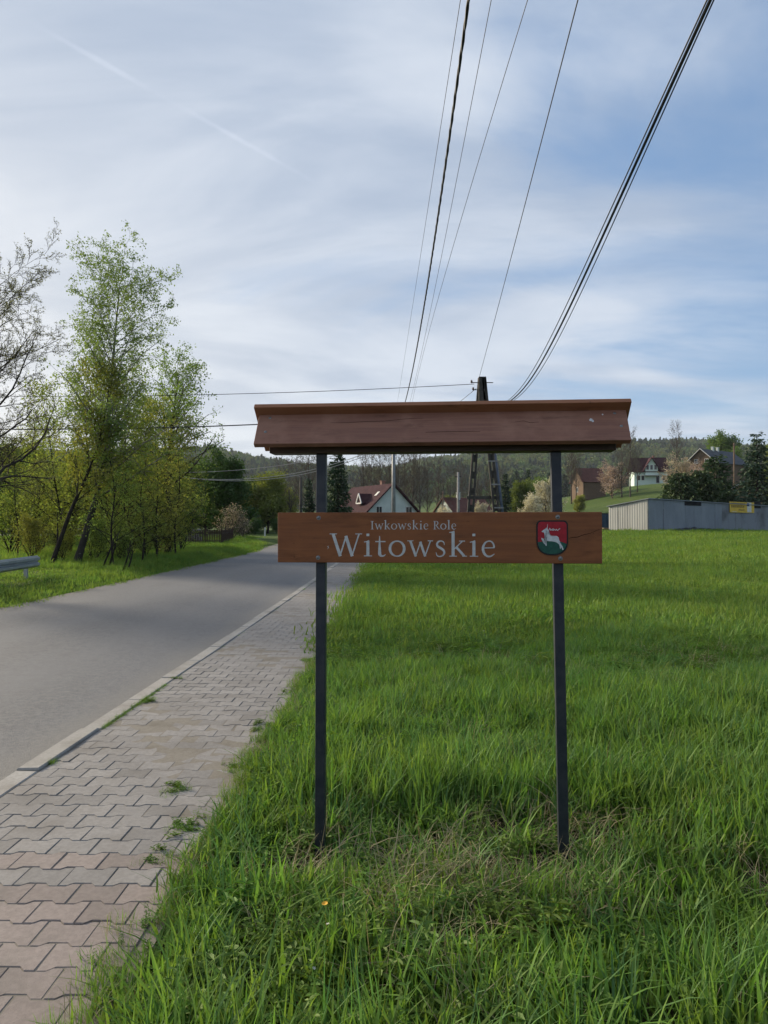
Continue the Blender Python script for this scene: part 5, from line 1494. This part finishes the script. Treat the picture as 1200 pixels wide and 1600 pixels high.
    tp.poly(V, F, True); o = tp.build('tarpaulin', M['tarp']); o.location = A; o.rotation_euler = (0, 0, rz)
    tag(o, 'crumpled black tarpaulin lying along the foot of the steel shed', 'tarpaulin')
    # blue container and planks left of the shed
    c = P(945, 831, 66); c.z = gzf(c.x, c.y)
    bc = thing('blue_container', 'dark blue container half hidden behind the sunlit-toned shed end', 'container', c, .2)
    MB().box((0, 1, .7), (2.0, 2.0, 1.5)).build('body', M['bluebox'], bc); MB().box((0, 1, 1.49), (2.08, 2.08, .08)).build('lid', M['tile_grey'], bc)
    for k in range(4): MB().box((-.75 + k * .5, -.02, .7), (.06, .05, 1.4)).build('rib', M['bluebox'], bc)
    c = P(951, 829, 59); c.z = gzf(c.x, c.y)
    pk = thing('plank_pile', 'small pile of weathered planks at the left foot of the shed', 'planks', c, .5)
    for k in range(5): MB().box((rg.uniform(-.1, .1), (k % 2) * .28, .05 + k * .06), (1.5 + rg.uniform(-.3, .3), .24, .05), Matrix.Rotation(rg.uniform(-.2, .2), 3, 'Z')).build('plank', M['planks_pale'], pk)
shed()

# ---------------------------------------------------------------- poles
PA = Vector((PX(755, 30), 30, 0)); PA.z = gzf(PA.x, PA.y)
def concrete_pole():
    r = thing('concrete_line_pole', 'double-legged concrete power pole with slotted legs rising behind the sign roof', 'utility pole', PA)
    top = P(753, 590, 30) - PA
    fl, fr_ = P(728, 830, 30) - PA, P(784, 830, 30) - PA
    for s, (foot, tp) in enumerate(((Vector((fl.x, .1, -.5)), Vector((top.x - .06, .1, top.z - .06))), (Vector((fr_.x, -.1, -.5)), Vector((top.x + .06, -.1, top.z - .04))))):
        mb = MB(); d = tp - foot; L = d.length; d.normalize()
        sx = Vector((1, 0, 0)); sx = (sx - d * sx.dot(d)).normalized(); wy = Vector((0, 1, 0))
        # two flanges, a thin web between them, pierced in regular slots
        for t in (-1, 1):
            a0, a1 = foot + sx * t * .12, tp + sx * t * .045
            mb.bar(a0, a1, .075, .22, wy)
        o = mb.build('leg', M['concrete_pole'], r)
        nseg = 12
        for k in range(nseg):
            c0 = foot + d * (L * (k + .0) / nseg); c1 = foot + d * (L * (k + .42) / nseg)
            w_ = .18 - .12 * k / nseg
            MB().bar(c0, c1, w_, .11, wy).build('web', M['concrete_pole'], o)
    MB().box((top.x, 0, top.z - .55), (.28, .42, 1.1)).build('pole_head', M['concrete_pole'], r)
    for z in (1.6, 4.2):
        f = z / top.z; MB().bar(fl * 1 + (top - fl) * f + Vector((-.1, 0, 0)), fr_ + (top - fr_) * f + Vector((.1, 0, 0)), .1, .12).build('cross_tie', M['concrete_pole'], r)
    # blue-grey duct up the right leg, with its straps
    a, b = Vector((fr_.x + .30, -.14, -.3)), Vector((top.x + .30, -.14, top.z - 1.6))
    b = a + (b - a); dct = MB().tube([a, b], .055, 8).build('cable_duct', M['duct'], r)
    for k in range(6): q = a + (b - a) * (.12 + .15 * k); MB().box(q + Vector((-.12, 0, 0)), (.36, .16, .05)).build('strap', M['steel_pole'], dct)
    for z, x0, x1 in ((top.z - .22, -.42, .42), (top.z - .5, -.36, .1)):
        MB().tube([(top.x + x0, -.12, z), (top.x + x1, -.12, z)], .018, 6).build('bracket', M['iron'], r)
        mb = MB().tube([(top.x + x0, -.12, z - .02), (top.x + x0, -.12, z + .05), (top.x + x0, -.12, z + .1)], [.03, .045, .02], 8); mb.build('insulator', M['ceramic'], r)
    mb = MB().tube([(top.x + .02, -.16, top.z - .12), (top.x + .06, -.2, top.z - .5), (top.x + .16, -.18, top.z - .85), (top.x + .22, -.16, top.z - 1.4)], .014, 5); mb.build('down_lead', M['wire_sunlit'], r)
concrete_pole()
PB_ = Vector((PX(615, 50), 50, 0)); PB_.z = gzf(PB_.x, PB_.y)
def steel_pole():
    r = thing('steel_line_pole', 'grey steel power pole seen under the sign roof before the gabled house', 'utility pole', PB_)
    h = P(615, 668, 50).z - PB_.z
    MB().tube([(0, 0, -.4), (0, 0, h * .5), (0, 0, h)], [.15, .125, .095], 10).build('shaft', M['steel_pole'], r)
    MB().box((.25, -.12, h - .25), (1.5, .09, .09)).build('crossarm', M['steel_pole'], r)
    for x in (-.4, 0, .45, .9): MB().tube([(x, -.12, h - .2), (x, -.12, h - .1), (x, -.12, h - .04)], [.03, .045, .02], 8).build('insulator', M['ceramic'], r)
    return h
HB = steel_pole()
def plain_pole(name, label, px_, ytop, Y, r0, r1, m, cap=True):
    b = Vector((PX(px_, Y), Y, 0)); b.z = gzf(b.x, b.y); h = P(px_, ytop, Y).z - b.z
    r = thing(name, label, 'utility pole', b)
    MB().tube([(0, 0, -.4), (0, 0, h)], [r0, r1], 8).build('shaft', m, r)
    MB().box((0, -.02, h - .35), (.5, .06, .06)).build('crossarm', M['iron'], r)
    for x in (-.22, .22): MB().tube([(x, -.02, h - .32), (x, -.02, h - .2)], [.03, .02], 6).build('insulator', M['ceramic'], r)
    MB().tube([(0, 0, h - .02), (0, 0, h + .35)], .02, 5).build('finial', M['iron'], r)
    return b, h
plain_pole('thin_pole', 'thin pale pole left of the concrete power pole', 716, 738, 62, .12, .09, M['stone'])
plain_pole('wooden_pole', 'wooden pole beside the blue spruce below the skyline', 1148, 692, 120, .15, .12, M['planks'])
plain_pole('wooden_pole', 'far thin wooden pole right of the low red-roofed house', 692, 768, 140, .15, .12, M['planks'])
def street_lamp():
    b = Vector((PX(470, 76), 76, 0)); b.z = gzf(b.x, b.y); h = P(470, 746, 76).z - b.z
    r = thing('street_lamp', 'street lamp on a grey concrete pole beyond the road bend', 'street lamp', b)
    MB().tube([(0, 0, -.3), (0, 0, h)], [.17, .12], 8).build('pole', M['concrete_pole'], r)
    MB().tube([(0, 0, h - .2), (-.15, 0, h + .12), (-.6, 0, h + .22)], .04, 6).build('arm', M['steel_pole'], r)
    MB().box((-.85, 0, h + .2), (.55, .22, .12)).build('lamp_head', M['steel_pole'], r)
street_lamp()

# ---------------------------------------------------------------- wires
def curve_through(pts, n=40, ext=None):
    """smooth wire: X linear and Z quadratic along Y fitted through the points"""
    pts = np.array([tuple(p) for p in pts]); y = pts[:, 1]
    cx = np.polyfit(y, pts[:, 0], min(2, len(pts) - 1)); cz = np.polyfit(y, pts[:, 2], min(2, len(pts) - 1))
    yy = np.linspace(y.max(), ext if ext is not None else y.min(), n)
    return [Vector((np.polyval(cx, v), v, np.polyval(cz, v))) for v in yy]
def wire(label, pts, r, m='wire', sides=5, group='overhead wires'):
    b = pts[0].copy(); mb = MB().tube([p - b for p in pts], r, sides)
    o = mb.build('overhead_wire', M[m]); o.location = b
    return tag(o, label, 'wire', group)
def ray_at_x(px_, py_, X):
    r_ = ray(px_, py_); return Vector((0, 0, CAMH)) + r_ * (X / r_.x)
HZ = PB_.z + HB
wire('leftmost thin overhead wire running over the sign roof', curve_through([Vector((.62, 50, HZ - .05)), P(625, 600, 38), P(655, 420, 19.2), P(690, 190, 11.4), P(718, 0, 8.4)], ext=-9), .0042)
def twisted():
    base = curve_through([Vector((.72, 50, HZ - .15)), P(636, 620, 33), P(660, 480, 18), P(690, 300, 12), P(735, 0, 7.9)], 220, ext=-8)
    r = thing('overhead_wire', 'thick twisted black cable, second overhead line from the left', 'wire', base[0], 0, 'overhead wires')
    for k in range(3):
        pts = []
        for i, p in enumerate(base):
            a = p.y * 5.2 + k * 2.094
            pts.append(p - base[0] + Vector((math.cos(a), 0, math.sin(a))) * .0105)
        MB().tube(pts, .0105, 5).build('strand', M['wire'], r)
twisted()
wire('thin overhead wire just right of the twisted cable', curve_through([Vector((1.2, 50, HZ - .05)), P(646, 610, 34), P(700, 330, 14.3), P(732, 180, 10.9), P(773, 0, 8.3)], ext=-9), .0045)
wire('thin overhead wire, fourth from the left above the sign roof', curve_through([Vector((1.65, 50, HZ - .05)), P(650, 595, 30), P(702, 415, 16.6), P(760, 210, 11.0), P(822, 0, 8.0)], ext=-9), .0045)
wire('overhead wire running to the top of the concrete pole', curve_through([P(749, 589, 29.9), P(775, 490, 21), P(813, 350, 15), P(857, 180, 10.9), P(902, 0, 8.2)], ext=-10), .0075)
bun = [(P(757, 640, 29.9)), P(803, 622, 23.5), P(832, 586, 18.7), P(880, 500, 14.4), P(1000, 252, 9.4), P(1106, 0, 7.0)]
def bundle_curve(dx, dz, spread):
    pts = np.array([tuple(p) for p in bun]); cx = np.polyfit(pts[:, 1], pts[:, 0], 3); cz = np.polyfit(pts[:, 1], pts[:, 2], 3)
    yy = np.concatenate([np.linspace(29.9, 6, 50), np.linspace(5.5, -8, 8)])
    X = np.polyval(cx, yy); Zz = np.polyval(cz, yy)
    i = 49; sx = (X[48] - X[i]) / (yy[48] - yy[i]); sz = (Zz[48] - Zz[i]) / (yy[48] - yy[i])
    X[50:] = X[i] + sx * (yy[50:] - yy[i]); Zz[50:] = Zz[i] + sz * (yy[50:] - yy[i])
    f = .35 + spread * np.sin(np.clip((yy - 6) / 24, 0, 1) * PI)
    return [Vector((a + dx * q, b, c + dz * q)) for a, b, c, q in zip(X, yy, Zz, f)]
for lab, dx, dz, r_ in (('upper left cable of the heavy cable bundle on the right', -.055, .02, .009), ('thick middle cable of the heavy cable bundle on the right', .0, .0, .018), ('lower right cable of the heavy cable bundle on the right', .06, -.015, .008)):
    wire(lab, bundle_curve(dx, dz, 1.0), r_, sides=6)
def sagged(a, b, sag, n=24): return [a.lerp(b, i / n) - Vector((0, 0, sag * 4 * (i / n) * (1 - i / n))) for i in range(n + 1)]
wire('thin wire from the concrete pole top to the left above the sign roof', sagged(P(741, 600, 29.85), P(-560, 600, 32), .5), .012)
wire('dark cable crossing the thicket at the height of the sign roof', sagged(P(745, 640, 29.85), P(-560, 650, 26), .6), .022)
wire('short thin wire dropping left from below the concrete pole top', sagged(P(744, 607, 29.85), P(560, 720, 60), .5), .010)
wire('upper sunlit-toned sagging wire across the road to the trees', sagged(P(606, 690, 49.8), P(265, 738, 47), .55), .018, 'wire_sunlit')
wire('middle sunlit-toned sagging wire across the road to the trees', sagged(P(610, 692, 49.8), P(270, 744, 46), 1.0), .021, 'wire_sunlit')
wire('lowest sunlit-toned sagging wire across the road to the trees', sagged(P(612, 694, 49.8), P(262, 742, 45.5), 1.15), .019, 'wire_sunlit')

# ---------------------------------------------------------------- guardrail
def guardrail():
    a = P(58, 880, 21.2); b0 = Vector((a.x + .2, 8.0, 0))
    A_, B_ = Vector((a.x, 21.2, 0)), Vector((-9.0, 6.0, 0))
    r = thing('guardrail', 'galvanised guardrail ending at the left edge of the road', 'guardrail', (A_.x, A_.y, gzf(A_.x, A_.y)))
    d = (B_ - A_); L = d.length; d.normalize(); nr = Vector((-d.y, d.x, 0))
    if nr.x < 0: nr = -nr
    top = P(58, 868, 21.2).z - r.location.z
    prof = [(0, 0), (.012, -.02), (.075, -.055), (.075, -.105), (.012, -.14), (.012, -.175), (.075, -.21), (.075, -.26), (.012, -.295), (0, -.31)]
    V = []; F = []
    for i, s in enumerate((0, L)):
        zb = gzf(*(A_ + d * s).xy) - r.location.z
        for q, z in prof: V.append(d * s + nr * q + Vector((0, 0, top + z + (zb if i else 0))))
    n = len(prof)
    for k in range(n - 1): F.append((k, k + 1, n + k + 1, n + k))
    mb = MB(); mb.poly(V, F); o = mb.build('rail', M['zinc'], r); sm = o.modifiers.new('thickness', 'SOLIDIFY'); sm.thickness = .006
    s = .55
    while s < L:
        p = d * s - nr * .07; zb = gzf(*(A_ + d * s).xy) - r.location.z
        MB().box(p + Vector((0, 0, zb + top / 2 - .25)), (.10, .06, top + .45)).build('post', M['zinc'], r)
        MB().box(p + nr * .06 + Vector((0, 0, zb + top - .155)), (.06, .10, .12)).build('bracket', M['zinc'], r)
        s += 2.0
guardrail()

# ---------------------------------------------------------------- wayside cross and its fence
def shrine():
    Y = 51; c = Vector((PX(303, Y), Y, 0)); c.z = gzf(c.x, c.y)
    r = thing('wayside_cross', 'dark iron wayside cross with a small figure inside the picket fence', 'cross', c)
    h = P(303, 788, Y).z - c.z
    MB().box((0, 0, .2), (.9, .7, .5)).box((0, 0, .65), (.62, .5, .5)).box((0, 0, .93), (.74, .6, .08)).build('plinth', M['stone'], r)
    mb = MB(); mb.tube([(0, 0, .95), (0, 0, h)], .075, 8); zc = h - .75; mb.tube([(-.68, 0, zc), (.68, 0, zc)], .075, 8)
    for p in ((0, 0, h), (-.68, 0, zc), (.68, 0, zc)):
        for k in range(3):
            a = k * PI / 2 + (0 if p[0] == 0 else (PI / 2 if p[0] < 0 else -PI / 2)); q = Vector(p) + Vector((math.cos(a), 0, math.sin(a))) * .09
            mb.dome(q - Vector((0, .05, 0)), .085, .06, (0, -1, 0), 8); mb.dome(q - Vector((0, -.05, 0)), .085, .06, (0, 1, 0), 8)
    for k in range(8):
        a = k * PI / 4 + PI / 8; mb.bar((math.cos(a) * .05, 0, zc + math.sin(a) * .05), (math.cos(a) * .42, 0, zc + math.sin(a) * .42), .03, .05, (0, 1, 0))
    mb.build('cross', M['iron'], r)
    # the figure: one continuous skinned body
    me = bpy.data.meshes.new('figure')
    J = [(0, -.13, zc - .35), (0, -.15, zc - .1), (0, -.15, zc + .06), (.03, -.19, zc + .16), (-.2, -.13, zc + .06), (-.5, -.1, zc + .12), (.2, -.13, zc + .06), (.5, -.1, zc + .12), (.02, -.2, zc - .6), (.0, -.12, zc - .95)]
    E_ = [(0, 1), (1, 2), (2, 3), (2, 4), (4, 5), (2, 6), (6, 7), (0, 8), (8, 9)]
    me.from_pydata(J, E_, []); o = link('figure', me, r)
    sk = o.modifiers.new('skin', 'SKIN'); 
    for i, q in enumerate((.085, .10, .06, .075, .05, .035, .05, .035, .07, .045)): me.skin_vertices[0].data[i].radius = (q, q)
    me.skin_vertices[0].data[0].use_root = True
    o.modifiers.new('smooth', 'SUBSURF').levels = 1; me.materials.append(M['iron'])
    # picket fence
    x0, x1, yf = PX(225, 49.6), PX(346, 49.6), 49.6
    f = thing('picket_fence', 'dark picket fence round the wayside cross', 'fence', (x0, yf, gzf(x0, yf)))
    def run(a, b, n):
        for z in (.22, .72): MB().bar(a + Vector((0, .03, z)), b + Vector((0, .03, z)), .05, .06).build('rail', M['dark_wood'], f)
        rg = random.Random(4)
        for k in range(n + 1):
            p = a.lerp(b, k / n); big = k % 9 == 0
            q = .05 if big else .036; hh = .98 if big else .88 + rg.uniform(-.04, .03)
            mb = MB(); mb.poly([p + Vector(v) for v in ((-q, -.012, 0), (q, -.012, 0), (q, -.012, hh), (0, -.012, hh + .06), (-q, -.012, hh), (-q, .012, 0), (q, .012, 0), (q, .012, hh), (0, .012, hh + .06), (-q, .012, hh))],
                               [(0, 1, 2, 3, 4), (9, 8, 7, 6, 5), (0, 5, 6, 1), (1, 6, 7, 2), (2, 7, 8, 3), (3, 8, 9, 4), (4, 9, 5, 0)])
            mb.build('post' if big else 'picket', M['dark_wood'], f)
    run(Vector((0, 0, 0)), Vector((x1 - x0, 0, 0)), 45); run(Vector((x1 - x0, .15, 0)), Vector((x1 - x0, 3.6, .04)), 27)
    # white marker post at the bend
    c = Vector((PX(414, 80), 80, 0)); c.z = gzf(c.x, c.y)
    mk = thing('marker_post', 'small white marker post at the far end of the road bend', 'post', c)
    MB().box((0, 0, .45), (.14, .14, 1.0)).build('shaft', M['frame_w'], mk); MB().box((0, 0, .97), (.16, .16, .1)).build('cap', M['iron'], mk)
shrine()

for o in list(bpy.data.objects):      # clean-up: nothing is left without a data name that says its kind
    if o.type == 'MESH' and o.data.name.startswith('Mesh'): o.data.name = o.name
